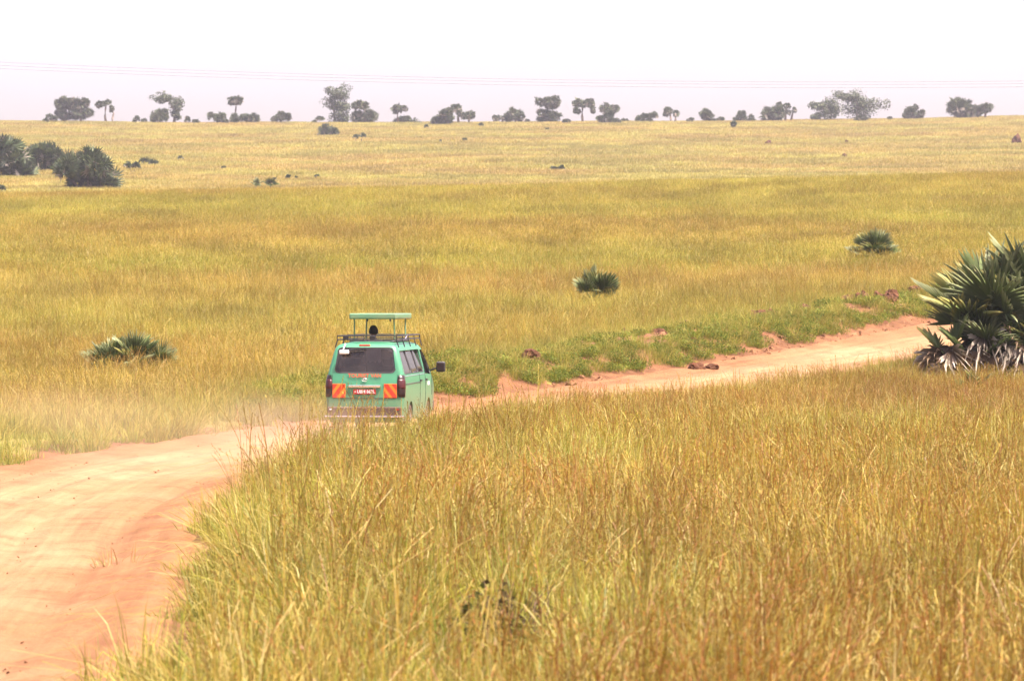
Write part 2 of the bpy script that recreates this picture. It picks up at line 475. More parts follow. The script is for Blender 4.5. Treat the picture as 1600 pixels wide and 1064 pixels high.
# ------------------------------------------------------------------ grass: clump and sward meshes
rng = np.random.default_rng(7)
STRAW, GOLD, YGRN, GREEN, BROWN, PALE = [np.array(c) for c in
    [(0.32, 0.245, 0.075), (0.285, 0.205, 0.036), (0.225, 0.212, 0.030), (0.11, 0.145, 0.022), (0.225, 0.100, 0.025), (0.46, 0.385, 0.19)]]

def disc(n, rad):
    a = rng.uniform(0, 2 * math.pi, n); r = rad * np.sqrt(rng.random(n))
    return np.stack([np.cos(a) * r, np.sin(a) * r], 1), a
def tussocks(n, size, per_m2, spread_):
    """bases gathered in tussocks over a square sward of side size"""
    nc = max(3, int(per_m2 * size * size))
    c = rng.uniform(-size / 2, size / 2, (nc, 2)); w = rng.uniform(0.4, 1.6, nc)
    k = rng.choice(nc, n, p=w / w.sum())
    o = rng.normal(0, spread_, (n, 2))
    return c[k] + o, np.arctan2(o[:, 1], o[:, 0])

def blades(mb, n, where, h, w, lean, pal, curl=0.35, tipc=None):
    b, a = where(n)
    hh = rng.uniform(h[0], h[1], n); la = a + rng.normal(0, 0.9, n)
    ld = np.stack([np.cos(la), np.sin(la), 0 * la], 1); le = np.abs(rng.normal(0, lean, n)) + 0.05
    fa = rng.uniform(0, math.pi, n); side = np.stack([np.cos(fa), np.sin(fa), 0 * fa], 1) * (w * rng.uniform(0.6, 1.3, n) / 2)[:, None]
    pal = np.array(pal); c0 = pal[rng.integers(len(pal), size=n)] * rng.uniform(0.75, 1.2, (n, 1))
    c1 = c0.copy()
    if tipc is not None:
        k = rng.random(n) < 0.5; c1[k] = tipc
    c1 = c1 * rng.uniform(0.9, 1.15, (n, 1))
    base = np.concatenate([b, np.full((n, 1), -0.06)], 1)
    V = np.zeros((n, 7, 3)); C = np.zeros((n, 7, 3))
    for j, (t, ww) in enumerate(((0, 0.8), (0.4, 1.0), (0.75, 0.7))):
        p = base + ld * (hh * le * (t * 0.5 + t * t * 0.7))[:, None]
        p[:, 2] += hh * (t - curl * le * t * t)
        V[:, 2 * j] = p - side * ww; V[:, 2 * j + 1] = p + side * ww
        C[:, 2 * j] = C[:, 2 * j + 1] = c0 * (1 - t) + c1 * t
    p = base + ld * (hh * le * 1.35)[:, None]; p[:, 2] += hh * (1 - curl * le * 1.3)
    V[:, 6] = p; C[:, 6] = c1
    F = []
    for i in range(n):
        q = 7 * i; F += [(q, q + 1, q + 3, q + 2), (q + 2, q + 3, q + 5, q + 4), (q + 4, q + 5, q + 6)]
    mb.add(V.reshape(-1, 3), F, C.reshape(-1, 3))

def stalks(mb, n, where, h, w, pal, headpal, lean=0.2, head=0.28, spk=9, ssize=0.035):
    b, a = where(n)
    base = np.concatenate([b, np.full((n, 1), -0.06)], 1); hh = rng.uniform(h[0], h[1], n)
    la = rng.normal(0.6, 1.1, n); ld = np.stack([np.cos(la), np.sin(la), 0 * la], 1); le = np.abs(rng.normal(0, lean, n))
    fa = rng.uniform(0, math.pi, n); side = np.stack([np.cos(fa), np.sin(fa), 0 * fa], 1) * w / 2
    pal = np.array(pal); headpal = np.array(headpal)
    c0 = pal[rng.integers(len(pal), size=n)] * rng.uniform(0.8, 1.15, (n, 1)); hc = headpal[rng.integers(len(headpal), size=n)] * rng.uniform(0.75, 1.3, (n, 1))
    def P(t):
        t = np.broadcast_to(t, (n,))
        p = base + ld * (hh * le * (0.35 * t + 0.8 * t ** 3))[:, None]; p[:, 2] += hh * (t - 0.25 * le * t * t); return p
    V = np.zeros((n, 10, 3))
    for j, t in enumerate((0, 0.35, 0.65, 0.85, 1.0)):
        p = P(t); V[:, 2 * j] = p - side; V[:, 2 * j + 1] = p + side
    F = []
    for i in range(n):
        q = 10 * i; F += [(q, q + 1, q + 3, q + 2), (q + 2, q + 3, q + 5, q + 4), (q + 4, q + 5, q + 7, q + 6), (q + 6, q + 7, q + 9, q + 8)]
    mb.add(V.reshape(-1, 3), F, np.repeat(c0, 10, 0))
    for k in range(spk):
        t = 1 - head * (k + rng.random(n)) / spk
        p = P(t); d = P(np.minimum(t + 0.05, 1.05)) - P(t - 0.05); d /= np.linalg.norm(d, axis=1)[:, None]
        q = rng.normal(0, 1, (n, 3)); q -= d * (q * d).sum(1)[:, None]; q /= np.linalg.norm(q, axis=1)[:, None]
        up = d * 0.8 + q * 0.5; s2 = np.cross(up, q) * 0.13
        L = (ssize * rng.uniform(0.7, 1.4, n))[:, None]
        V = np.stack([p, p + up * L * 0.5 + s2 * L, p + up * L, p + up * L * 0.5 - s2 * L], 1)
        mb.add(V.reshape(-1, 3), [(4 * i, 4 * i + 1, 4 * i + 2, 4 * i + 3) for i in range(n)], np.repeat(hc * rng.uniform(0.8, 1.2, (n, 1)), 4, 0))

def weed(mb, n, rad, h, size, pal):
    for _ in range(n):
        a = rng.uniform(0, 2 * math.pi); r = rad * math.sqrt(rng.uniform(0, 1))
        p = np.array([math.cos(a) * r, math.sin(a) * r, rng.uniform(0.02, h) * (1 - 0.5 * r / rad)])
        d = rng.normal(0, 1, 3); d[2] = abs(d[2]) * 0.6; d /= np.linalg.norm(d)
        s = np.cross(d, rng.normal(0, 1, 3)); s /= np.linalg.norm(s)
        L = size * rng.uniform(0.6, 1.4)
        mb.add([p, p + d * L * 0.5 + s * L * 0.3, p + d * L - np.array([0, 0, L * 0.15]), p + d * L * 0.5 - s * L * 0.3], [(0, 1, 2, 3)],
               pal[rng.integers(len(pal))] * rng.uniform(0.7, 1.25))

protos = bpy.data.collections.new('grass_clump_shapes')      # source shapes for the stuff objects only
PID = {}
def proto(kind, mb, mat):
    i = len(protos.objects)
    o = bpy.data.objects.new('clump_%03d' % i, mb.mesh('clump_%03d' % i))
    o.data.materials.append(mat); protos.objects.link(o)
    PID.setdefault(kind, []).append(i)
D = lambda r: (lambda n: disc(n, r))

for k in range(4):
    m = MB(); blades(m, 58, D(0.18), (0.30, 0.74), 0.0085, 0.38, [YGRN, YGRN, GREEN, GOLD, STRAW], tipc=STRAW); proto('leafy', m, M_grass)
for k in range(4):
    m = MB(); blades(m, 32, D(0.17), (0.30, 0.7), 0.0085, 0.35, [GOLD, STRAW, YGRN, BROWN], tipc=STRAW)
    stalks(m, 7, D(0.16), (0.62, 1.0), 0.006, [GOLD, STRAW, YGRN], [BROWN, BROWN, GOLD * 0.8], 0.28, 0.26, 8, 0.032); proto('seedy', m, M_grass)
for k in range(4):
    m = MB(); blades(m, 44, D(0.2), (0.08, 0.28), 0.012, 0.5, [YGRN, GREEN, GREEN * 1.2, STRAW], tipc=YGRN); proto('short', m, M_grass)
for k in range(3):
    m = MB(); stalks(m, 7, D(0.14), (0.95, 1.35), 0.007, [GOLD, BROWN, STRAW], [BROWN, BROWN * 0.8, GOLD], 0.2, 0.30, 12, 0.036); proto('tall', m, M_grass)
for k in range(4):
    m = MB(); weed(m, 170, 0.34, 0.30, 0.062, [GREEN, GREEN * 0.8, YGRN * 0.75, GREEN * 1.1]); blades(m, 30, D(0.3), (0.15, 0.4), 0.012, 0.5, [YGRN, GREEN]); proto('weed', m, M_weed)
for k in range(4):      # lush arching tussocks near the road
    m = MB(); blades(m, 55, D(0.16), (0.5, 1.0), 0.009, 0.95, [YGRN * 1.15, YGRN, STRAW, GREEN * 1.3], 0.42, tipc=PALE * 0.8); proto('arch', m, M_grass)
TS = 1.7                # sward squares for the meadow
for k in range(4):
    T = lambda n: tussocks(n, TS, 9, 0.10)
    m = MB(); blades(m, 1900, T, (0.28, 0.74), 0.0085, 0.42, [YGRN, YGRN, GREEN, GOLD, STRAW], tipc=STRAW)
    blades(m, 230, T, (0.55, 1.05), 0.008, 1.0, [PALE, STRAW, YGRN * 1.2], 0.45)
    stalks(m, 70, T, (0.6, 0.98), 0.006, [GOLD, STRAW, YGRN], [BROWN, GOLD], 0.28, 0.26, 7, 0.03); proto('sward_leafy', m, M_grass)
for k in range(4):
    T = lambda n: tussocks(n, TS, 9, 0.10)
    m = MB(); blades(m, 1250, T, (0.28, 0.72), 0.0085, 0.36, [GOLD, STRAW, YGRN, BROWN], tipc=STRAW)
    blades(m, 130, T, (0.55, 1.05), 0.008, 0.95, [PALE, STRAW, PALE * 0.85], 0.45)
    stalks(m, 210, T, (0.6, 1.02), 0.006, [GOLD, STRAW, BROWN], [BROWN, BROWN, GOLD * 0.8], 0.34, 0.30, 11, 0.030); proto('sward_seedy', m, M_grass)
TB = 1.6
for k in range(3):      # the same growth seen from across the road
    T = lambda n: tussocks(n, TB, 7, 0.12)
    m = MB(); blades(m, 850, T, (0.28, 0.72), 0.012, 0.42, [YGRN, YGRN, GREEN, GOLD, STRAW], tipc=STRAW)
    blades(m, 40, T, (0.5, 0.9), 0.012, 0.9, [PALE, STRAW], 0.45)
    stalks(m, 90, T, (0.6, 0.98), 0.008, [GOLD, STRAW], [BROWN, GOLD, STRAW], 0.28, 0.28, 6, 0.042); proto('sward_slope', m, M_grass)
TF = 3.2
for k in range(5):      # hillside
    T = lambda n: tussocks(n, TF, 2.6, 0.26)
    m = MB(); blades(m, 2300, T, (0.26, 0.68), 0.020, 0.38, [YGRN * 1.1, YGRN * 1.1, YGRN * 1.15, GOLD, STRAW, GREEN * 1.4], tipc=STRAW)
    stalks(m, 260, T, (0.5, 0.90), 0.011, [GOLD, STRAW, YGRN], [GOLD * 0.9, GOLD, STRAW], 0.25, 0.3, 4, 0.075); proto('sward_field', m, M_grass)
TD = 13.0
for k in range(4):      # distant slope
    T = lambda n: tussocks(n, TD, 0.25, 0.9)
    m = MB(); blades(m, 4200, T, (0.30, 0.8), 0.06, 0.35, [YGRN, GOLD, STRAW, STRAW], tipc=PALE * 0.8); proto('sward_far', m, M_grass)

def scatter(name, groups, label, cat):
    """groups: list of (kind list, x, y, scale, lie on the slope?).  One stuff object: points + an instancing node tree."""
    P, I, S, Rt = [], [], [], []
    for kinds, x, y, s, lie in groups:
        n = len(x)
        if n == 0: continue
        ids = np.concatenate([PID[k] for k in kinds])
        z = height(x, y)
        P.append(np.stack([x, y, z], 1)); I.append(ids[rng.integers(len(ids), size=n)])
        if lie:
            st = lie
            gx_ = (height(x + st, y) - height(x - st, y)) / (2 * st); gy_ = (height(x, y + st) - height(x, y - st)) / (2 * st)
            ro = np.zeros((n, 3))
            for i in range(n):
                nv = Vector((-gx_[i], -gy_[i], 1)).normalized()
                q = Vector((0, 0, 1)).rotation_difference(nv).to_matrix() @ Matrix.Rotation(rng.integers(4) * math.pi / 2, 3, 'Z')
                ro[i] = q.to_euler()
            Rt.append(ro); S.append(np.stack([np.maximum(s, 1.0), np.maximum(s, 1.0), s * rng.uniform(0.85, 1.15, n)], 1))
        else:
            sv = s * rng.uniform(0.75, 1.25, n); S.append(np.stack([sv, sv, sv * rng.uniform(0.85, 1.15, n)], 1))
            Rt.append(np.stack([rng.normal(0, 0.07, n), rng.normal(0, 0.07, n), rng.uniform(0, 6.283, n)], 1))
    P = np.concatenate(P); I = np.concatenate(I).astype(np.int32); S = np.concatenate(S); Rt = np.concatenate(Rt)
    me = bpy.data.meshes.new(name)
    me.vertices.add(len(P)); me.vertices.foreach_set('co', P.astype(np.float32).ravel())
    me.attributes.new('cid', 'INT', 'POINT').data.foreach_set('value', I)
    me.attributes.new('scl', 'FLOAT_VECTOR', 'POINT').data.foreach_set('vector', S.astype(np.float32).ravel())
    me.attributes.new('rot', 'FLOAT_VECTOR', 'POINT').data.foreach_set('vector', Rt.astype(np.float32).ravel())
    me.update()
    o = link(name, me)
    ng = bpy.data.node_groups.new(name + '_nodes', 'GeometryNodeTree')
    ng.interface.new_socket('Geometry', in_out='INPUT', socket_type='NodeSocketGeometry')
    ng.interface.new_socket('Geometry', in_out='OUTPUT', socket_type='NodeSocketGeometry')
    N, L = ng.nodes, ng.links
    gi, go = N.new('NodeGroupInput'), N.new('NodeGroupOutput')
    ci = N.new('GeometryNodeCollectionInfo'); ci.inputs['Collection'].default_value = protos
    ci.inputs['Separate Children'].default_value = True; ci.inputs['Reset Children'].default_value = True
    ip = N.new('GeometryNodeInstanceOnPoints'); ip.inputs['Pick Instance'].default_value = True
    def attr(nm, dt):
        a = N.new('GeometryNodeInputNamedAttribute'); a.data_type = dt; a.inputs[0].default_value = nm
        return a.outputs[0]
    L.new(gi.outputs[0], ip.inputs['Points']); L.new(ci.outputs[0], ip.inputs['Instance'])
    L.new(attr('cid', 'INT'), ip.inputs['Instance Index']); L.new(attr('scl', 'FLOAT_VECTOR'), ip.inputs['Scale'])
    L.new(attr('rot', 'FLOAT_VECTOR'), ip.inputs['Rotation'])
    L.new(ip.outputs[0], go.inputs[0])
    md = o.modifiers.new('scatter', 'NODES'); md.node_group = ng
    tag(o, label, cat, kind='stuff')
    return o, len(P)

def wedge(y, margin, extra): return 0.182 * y * margin + extra
def spread(y0, y1, dens, margin=1.35, extra=3.0):
    """random points over the wedge of ground the photograph looks at, a good margin wider on both sides"""
    area_w = lambda y: 2 * wedge(y, margin, extra)
    n = int(dens * (area_w(y0) + area_w(y1)) / 2 * (y1 - y0))
    t = rng.random(n); w0, w1 = area_w(y0), area_w(y1)
    q = (-w0 + np.sqrt(w0 ** 2 + t * (w1 ** 2 - w0 ** 2))) / (w1 - w0)
    y = y0 + q * (y1 - y0)
    x = (rng.random(n) - 0.5) * area_w(y)
    return x, y
def lattice(y0, y1, size, margin=1.35, extra=3.0, jit=0.12):
    """jittered square lattice of swards over the same wedge"""
    st = size * 0.94
    yy = np.arange(y0, y1, st); w = wedge(y1, margin, extra); xx = np.arange(-w, w, st)
    X, Y = np.meshgrid(xx, yy); X = X + (np.arange(len(yy)) % 2)[:, None] * st * 0.5
    X = (X + rng.uniform(-jit, jit, X.shape) * size).ravel(); Y = (Y + rng.uniform(-jit, jit, Y.shape) * size).ravel()
    k = np.abs(X) < wedge(Y, margin, extra) + size
    return X[k], Y[k]

VAN_XY = np.array([-3.14, 60.0])
def pick(x, y, cond):
    off, yc = road_coord(x, y)
    hwv = half_width(yc)
    k = cond(off, yc, np.abs(off) - hwv, x, y)
    return x[k], y[k]
def rnd(x): return rng.random(len(x))

counts = {}
wobble = lambda x, y: 1.3 * (fbm(x * 0.45, y * 0.45, 61, 3) - 0.45)
drift = lambda x, y: fbm(x * 0.16, y * 0.10, 71, 3)
shrub_gap = lambda x, y: (np.abs(x + 0.1) < 0.52) & (y > 17.2) & (y < 21.6)
van_gap = lambda x, y: (np.abs(x + 3.2) < 1.6) & (y > 44) & (y < 62)
BAND = 2.2
meadow = []
# swards where the meadow is closed, single clumps along its ragged edge
x, y = lattice(14, 98, TS)
off, yc = road_coord(x, y); e = np.abs(off) - half_width(yc)
k = (off < 0) & (e > BAND) & ~((np.abs(x + 0.1) < 1.2) & (np.abs(y - 19.5) < 3.1))
x, y, e = x[k], y[k], e[k]
seedy = drift(x, y) + 0.10 * smooth01(-2, 6, x) + rng.normal(0, 0.05, len(x)) > 0.52
for kind, kk in (('sward_leafy', ~seedy), ('sward_seedy', seedy)):
    meadow.append(([kind], x[kk], y[kk], (0.92 + 0.13 * (y[kk] < 48)) * (0.78 + 0.45 * fbm(x[kk] * 0.35, y[kk] * 0.25, 55, 2)), 0.8))
for (y0, y1) in [(14, 48), (48, 98)]:
    for kind, dn, inner in (('leafy', 11, 0.5), ('seedy', 5, 0.8), ('arch', 2.2, 0.4)):
        x, y = spread(y0, y1, dn)
        def cond(off, yc, e, x, y):
            near_shrub = (np.abs(x + 0.1) < 1.35) & (np.abs(y - 19.5) < 3.3)
            k = (off < 0) & (e > inner + wobble(x, y) + 0.5 * smooth01(66, 76, yc)) & ((e < BAND + 0.9) | near_shrub)
            k &= ~(van_gap(x, y) & (kind != 'leafy') & (rnd(x) < 0.8)) & ~(shrub_gap(x, y) & (rnd(x) < 0.9))
            if kind == 'seedy': k &= rnd(x) < 0.3 + 1.3 * smooth01(0.36, 0.58, drift(x, y))
            return k
        x, y = pick(x, y, cond)
        off, yc = road_coord(x, y)
        s = np.ones(len(x)) * (1.05 if y0 < 48 else 0.9) * (0.6 + 0.4 * smooth01(0.3, 2.6, np.abs(off) - half_width(yc) + 1.2 * (y < 64)))
        meadow.append(([kind], x, y, s, 0))
x, y = spread(15, 47, 0.9)
x, y = pick(x, y, lambda off, yc, e, x, y: (off < 0) & (e > 1.0 + wobble(x, y)) & (rnd(x) < np.where(e < 3.5, 0.9, 0.22)) & ~shrub_gap(x, y))
meadow.append((['tall'], x, y, np.ones(len(x)), 0))
x, y = spread(36, 56, 3.0)
x, y = pick(x, y, lambda off, yc, e, x, y: (off < 0) & (e > 0.2 + wobble(x, y)) & (e < 1.8) & (rnd(x) < smooth01(0.4, 0.6, fbm(x * 0.5, y * 0.5, 57, 2))) & ~((np.abs(x + 3.2) < 1.2) & (y > 49)))
meadow.append((['tall', 'seedy'], x, y, np.ones(len(x)) * 0.95, 0))
x, y = spread(15, 60, 0.8)
x, y = pick(x, y, lambda off, yc, e, x, y: (off < 0) & (e > 2.0) & ~shrub_gap(x, y) & ~van_gap(x, y))
meadow.append((['arch'], x, y, np.ones(len(x)) * 1.05, 0))
o, counts['meadow'] = scatter('meadow_grass', meadow, 'tall golden seeding grass filling the foreground right of the road', 'grass')

# low grass along both road edges
x, y = spread(15, 125, 15)
x, y = pick(x, y, lambda off, yc, e, x, y: (e > 0.0 + 1.5 * wobble(x, y)) & (e < 3.6) & (rnd(x) < 0.25 + 0.75 * smooth01(0.35, 0.55, fbm(x * 0.8, y * 0.8, 91, 3))) & ~((off > 0) & (yc > 70)))
o, counts['verge'] = scatter('verge_grass', [(['short', 'short', 'short', 'leafy'], x, y, np.ones(len(x)) * 0.9, 0)], 'short green grass creeping along the edges of the dirt road', 'grass')

# weeds on the spoil bank beyond the van
CLODS = np.array([(9.2, 105.2), (9.75, 106.5), (13.2, 110.6), (14.0, 112.6), (14.6, 112.9), (15.2, 113.0), (14.9, 110.8), (11.2, 108.2), (16.7, 116.5), (3.8, 95.3), (5.0, 97.0), (6.2, 100.2), (0.6, 86.0)])
clear = lambda x, y: ((x[:, None] - CLODS[None, :, 0]) ** 2 * 2.2 + ((y[:, None] + 0.9 - CLODS[None, :, 1]) / 1.6) ** 2).min(1) > 0.65
x, y = spread(64, 135, 16)
x, y = pick(x, y, lambda off, yc, e, x, y: clear(x, y) & (off > 0) & (e > 0.5 + 1.0 * wobble(x, y)) & (e < 6.8) & (yc > 67) & (rnd(x) < 1.3 - 1.35 * smooth01(0.53, 0.66, fbm(x * 0.55, y * 0.35, 81, 3)) * smooth01(80, 92, yc)))
o, counts['berm'] = scatter('bank_weeds', [(['weed', 'weed', 'short', 'leafy'], x, y, np.ones(len(x)) * 0.85, 0)], 'bright green weeds and short grass on the spoil bank beside the road', 'weeds')

# far side of the road: hillside grass, growing coarser as it recedes
slope = []
lim = lambda yc: 2.3 + 3.6 * smooth01(66, 76, yc)
x, y = lattice(38, 128, TB)
x, y = pick(x, y, lambda off, yc, e, x, y: (off > 0) & (e > lim(yc) + 1.3))
slope.append((['sward_slope'], x, y, np.ones(len(x)), 0.8))
for kind, dn in (('leafy', 5.0), ('seedy', 3.5)):
    x, y = spread(38, 128, dn)
    x, y = pick(x, y, lambda off, yc, e, x, y: (off > 0) & (e > lim(yc) + 1.6 * wobble(x, y)) & (e < lim(yc) + 2.2))
    slope.append(([kind], x, y, np.ones(len(x)) * 0.95, 0))
x, y = lattice(97, 252, TF, 1.25)
x, y = pick(x, y, lambda off, yc, e, x, y: ((off > 0) & (e > 7.5) & (y > 128)) | ((off < 0) & (e > 2.5)))
slope.append((['sward_field'], x, y, np.ones(len(x)), 1.6))
o, counts['slope'] = scatter('hillside_grass', slope, 'yellow-green grass covering the near hillside beyond the road', 'grass')
x, y = lattice(246, 470, TD, 1.2, 8)
far = [(['sward_far'], x, y, np.ones(len(x)) * 0.95, 5.0)]
x, y = lattice(470, 965, TD * 1.3, 1.15, 10)
far.append((['sward_far'], x, y, np.ones(len(x)) * 1.3, 8.0))
o, counts['far'] = scatter('ridge_grass', far, 'pale dry grass covering the far slope up to the ridge', 'grass')
# loose stones and crumbs of laterite on the road and its shoulders
for k in range(4):
    m = MB(); v = rng.normal(0, 1, (8, 3)); v /= np.linalg.norm(v, axis=1)[:, None]
    bm = bmesh.new()
    for q in v * rng.uniform(0.7, 1.2, (8, 1)): bm.verts.new((q[0], q[1], q[2] * 0.7))
    bmesh.ops.convex_hull(bm, input=bm.verts[:]); bm.verts.ensure_lookup_table()
    keep_v = [v_ for v_ in bm.verts if v_.link_faces]; ix = {v_: i for i, v_ in enumerate(keep_v)}
    m.add([tuple(v_.co) for v_ in keep_v], [tuple(ix[v_] for v_ in f_.verts) for f_ in bm.faces], (0.16, 0.075, 0.04)); bm.free()
    proto('stone', m, M_stone)
x, y = spread(15, 70, 60)
x, y = pick(x, y, lambda off, yc, e, x, y: (e > -2.2) & (e < 1.4) & (rnd(x) < 0.1 + 0.9 * smooth01(-1.4, -0.1, e) * smooth01(0.42, 0.6, fbm(x * 0.9, y * 0.9, 95, 3))))
bx_, by_ = spread(70, 130, 14)
bx_, by_ = pick(bx_, by_, lambda off, yc, e, x, y: (off > 0) & (e > -0.3) & (e < 6.0) & (rnd(x) < smooth01(0.46, 0.62, fbm(x * 0.5, y * 0.3, 81, 3))))
o, counts['stones'] = scatter('road_gravel', [(['stone'], x, y, 0.006 + 0.02 * rng.random(len(x)) ** 4, 0), (['stone'], bx_, by_, 0.03 + 0.13 * rng.random(len(bx_)) ** 3, 0)], 'loose stones and crumbs of earth on the dirt road and its bank', 'gravel')
print('GRASS', counts)

# ------------------------------------------------------------------ palms
rng = np.random.default_rng(19)
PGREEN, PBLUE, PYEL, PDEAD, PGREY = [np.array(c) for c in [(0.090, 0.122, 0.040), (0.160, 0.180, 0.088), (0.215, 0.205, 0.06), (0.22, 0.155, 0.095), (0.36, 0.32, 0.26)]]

def fan_leaf(name, Rr, pet, nseg, spread_deg, c_in, c_out, cup=0.12, droop=0.1, ragged=0.12, fold=0.035, dead=False):
    """one palmate leaf, axis +X from the petiole foot, upper side +Z"""
    mb = MB()
    mb.tube([(0, 0, 0), (pet * 0.5, 0, 0.04 * pet), (pet, 0, 0)], [0.035 * Rr, 0.024 * Rr, 0.018 * Rr], 5, c_in * 1.3 + 0.03)
    th = np.linspace(-R(spread_deg) / 2, R(spread_deg) / 2, nseg); dth = th[1] - th[0]
    for t in th:
        L = Rr * (1 - 0.22 * (abs(t) / (R(spread_deg) / 2)) ** 2) * rng.uniform(1 - ragged, 1 + ragged * 0.5)
        dr = droop * rng.uniform(0.5, 1.6); tw = rng.normal(0, 0.05)
        def pt(r, a, up):
            zz = cup * Rr * (abs(math.sin(a)) ** 1.5) * (r / Rr) + up - dr * Rr * (r / Rr) ** 3
            return (pet + r * math.cos(a), r * math.sin(a), zz)
        rj, r7 = L * 0.5, L * 0.8
        if dead: rj = L * 0.3
        f = fold * Rr
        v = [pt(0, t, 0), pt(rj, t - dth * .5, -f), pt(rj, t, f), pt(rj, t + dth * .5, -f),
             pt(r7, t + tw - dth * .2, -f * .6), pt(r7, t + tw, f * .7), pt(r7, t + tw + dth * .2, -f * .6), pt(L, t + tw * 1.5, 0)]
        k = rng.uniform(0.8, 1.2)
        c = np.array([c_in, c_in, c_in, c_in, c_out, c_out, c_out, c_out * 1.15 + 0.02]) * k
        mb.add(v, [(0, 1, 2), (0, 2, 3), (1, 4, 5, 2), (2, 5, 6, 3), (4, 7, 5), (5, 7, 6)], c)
    return mb.mesh(name)

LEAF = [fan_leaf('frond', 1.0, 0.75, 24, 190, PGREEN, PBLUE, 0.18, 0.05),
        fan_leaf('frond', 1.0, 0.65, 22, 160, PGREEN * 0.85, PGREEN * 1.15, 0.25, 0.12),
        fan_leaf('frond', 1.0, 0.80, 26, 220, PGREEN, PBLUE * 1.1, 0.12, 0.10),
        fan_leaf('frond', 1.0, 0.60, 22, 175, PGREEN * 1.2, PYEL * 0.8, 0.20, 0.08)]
DEADL = [fan_leaf('dead_frond', 1.0, 0.7, 18, 110, PDEAD, PDEAD * 1.2, 0.6, 0.45, 0.3, 0.05, True),
         fan_leaf('dead_frond', 1.0, 0.7, 16, 85, PDEAD * 0.7, PGREY, 0.7, 0.6, 0.35, 0.06, True),
         fan_leaf('dead_frond', 1.0, 0.6, 18, 120, PDEAD * 0.4, PDEAD * 0.6, 0.55, 0.5, 0.3, 0.05, True)]
for me_ in LEAF + DEADL: me_.materials.append(M_palm)

def leaf_rot(az, el, roll=0.0):
    """axis +X turned to azimuth az / elevation el, upper side staying up"""
    return (Matrix.Rotation(az, 4, 'Z') @ Matrix.Rotation(-el, 4, 'Y') @ Matrix.Rotation(roll, 4, 'X')).to_euler()

def place_leaves(root, heads):
    """heads: (x, y, z, size, n live, n dead, lowest live elevation)"""
    for hx, hy, hz, size, nl, nd, lo in heads:
        a0 = rng.uniform(0, 6.28)
        for k in range(nl):
            f = (k + 0.5) / nl
            el = R(88 - (88 - lo) * f ** 0.85) + rng.normal(0, 0.08)
            az = a0 + k * 2.39996 + rng.normal(0, 0.15)
            me = LEAF[rng.integers(len(LEAF))]
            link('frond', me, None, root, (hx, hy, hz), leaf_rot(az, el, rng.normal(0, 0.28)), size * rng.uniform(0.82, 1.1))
        for k in range(nd):
            el = R(rng.uniform(-65, 2)); az = a0 + k * 2.39996 + rng.normal(0, 0.3)
            me = DEADL[rng.integers(len(DEADL))]
            zz = hz * rng.uniform(0.7, 1.08)
            link('dead_frond', me, None, root, (hx, hy, zz), leaf_rot(az, el, rng.normal(0, 0.4)), size * rng.uniform(0.5, 0.9))

def palm_trunk(root, x, y, top, r):
    mb = MB()
    n = 7
    pts = [(x * (0.4 + 0.6 * k / n) + rng.normal(0, .02), y * (0.4 + 0.6 * k / n), -0.2 + (top + 0.2) * k / n) for k in range(n + 1)]
    mb.tube(pts, [r * (1.25 - 0.35 * k / n) * rng.uniform(0.9, 1.1) for k in range(n + 1)], 9)
    link('trunk', mb.mesh('trunk', True), M_bark, root)

# the big clump at the right edge of the picture
px, py = 14.65, 81.4
bp = empty('fan_palm', (px, py, gz(px, py)))
tag(bp, 'big clump of fan palm with hanging dead fronds beside the road at right edge', 'palm')
heads = [(-0.85, 0.1, 1.35, 1.62, 18, 30, 30), (0.75, 0.2, 1.55, 1.72, 20, 28, 30), (-1.4, -1.0, 0.35, 1.0, 3, 16, 30),
         (-0.3, -0.8, 1.15, 1.25, 2, 34, 45), (2.3, -0.2, 1.30, 1.6, 18, 24, 24), (0.7, -1.0, 1.1, 1.25, 2, 34, 40), (-1.0, -0.7, 1.0, 1.0, 1, 26, 50), (1.9, -1.0, 1.0, 1.1, 2, 24, 40),
         (-1.9, -0.5, 1.1, 1.1, 2, 34, 40), (-2.1, -0.9, 0.6, 0.9, 2, 22, 40), (0.2, -1.3, 0.5, 1.0, 3, 16, 40),
         (-0.9, -0.5, 0.75, 1.15, 6, 6, 20), (0.35, -0.6, 0.9, 1.2, 6, 6, 20), (1.5, -0.6, 0.8, 1.15, 6, 6, 20)]
for h in heads: palm_trunk(bp, h[0], h[1], h[2], 0.16)
place_leaves(bp, heads)

def small_palm(x, y, heads, label, name='young_palm'):
    e = empty(name, (x, y, gz(x, y)))
    tag(e, label, 'palm', 'young fan palms in the grass')
    palm_trunk(e, heads[0][0], heads[0][1], heads[0][2], 0.09)
    place_leaves(e, heads)
small_palm(17.3, 134.8, [(0, 0, 0.22, 0.95, 17, 8, 12)], 'spiky young fan palm in the hillside grass, up-slope of the big right-edge palm')
small_palm(3.45, 112.8, [(-0.15, 0, 0.12, 0.92, 8, 1, 55), (0.3, 0.1, 0.1, 0.8, 5, 1, 52)], 'upright young fan palm in the grass above the spoil bank')
small_palm(-11.4, 83.8, [(0.2, 0, 0.15, 0.72, 20, 5, 24), (-0.55, 0, 0.12, 0.66, 17, 5, 24), (0.85, 0.2, 0.1, 0.6, 15, 4, 24)], 'broad low fan palm clump in the grass left of the van')
small_palm(11.9, 72.5, [(0, 0, 0.3, 0.42, 5, 4, 20)], 'small pale palm tuft poking out of the near grass below the big palm')
small_palm(-35.6, 392, [(0, 0, 0.7, 0.75, 9, 0, 10)], 'left one of the twin green palm tufts on the first crest')
small_palm(-33.6, 392, [(0, 0, 0.7, 0.9, 11, 0, 10)], 'right one of the twin green palm tufts on the first crest')

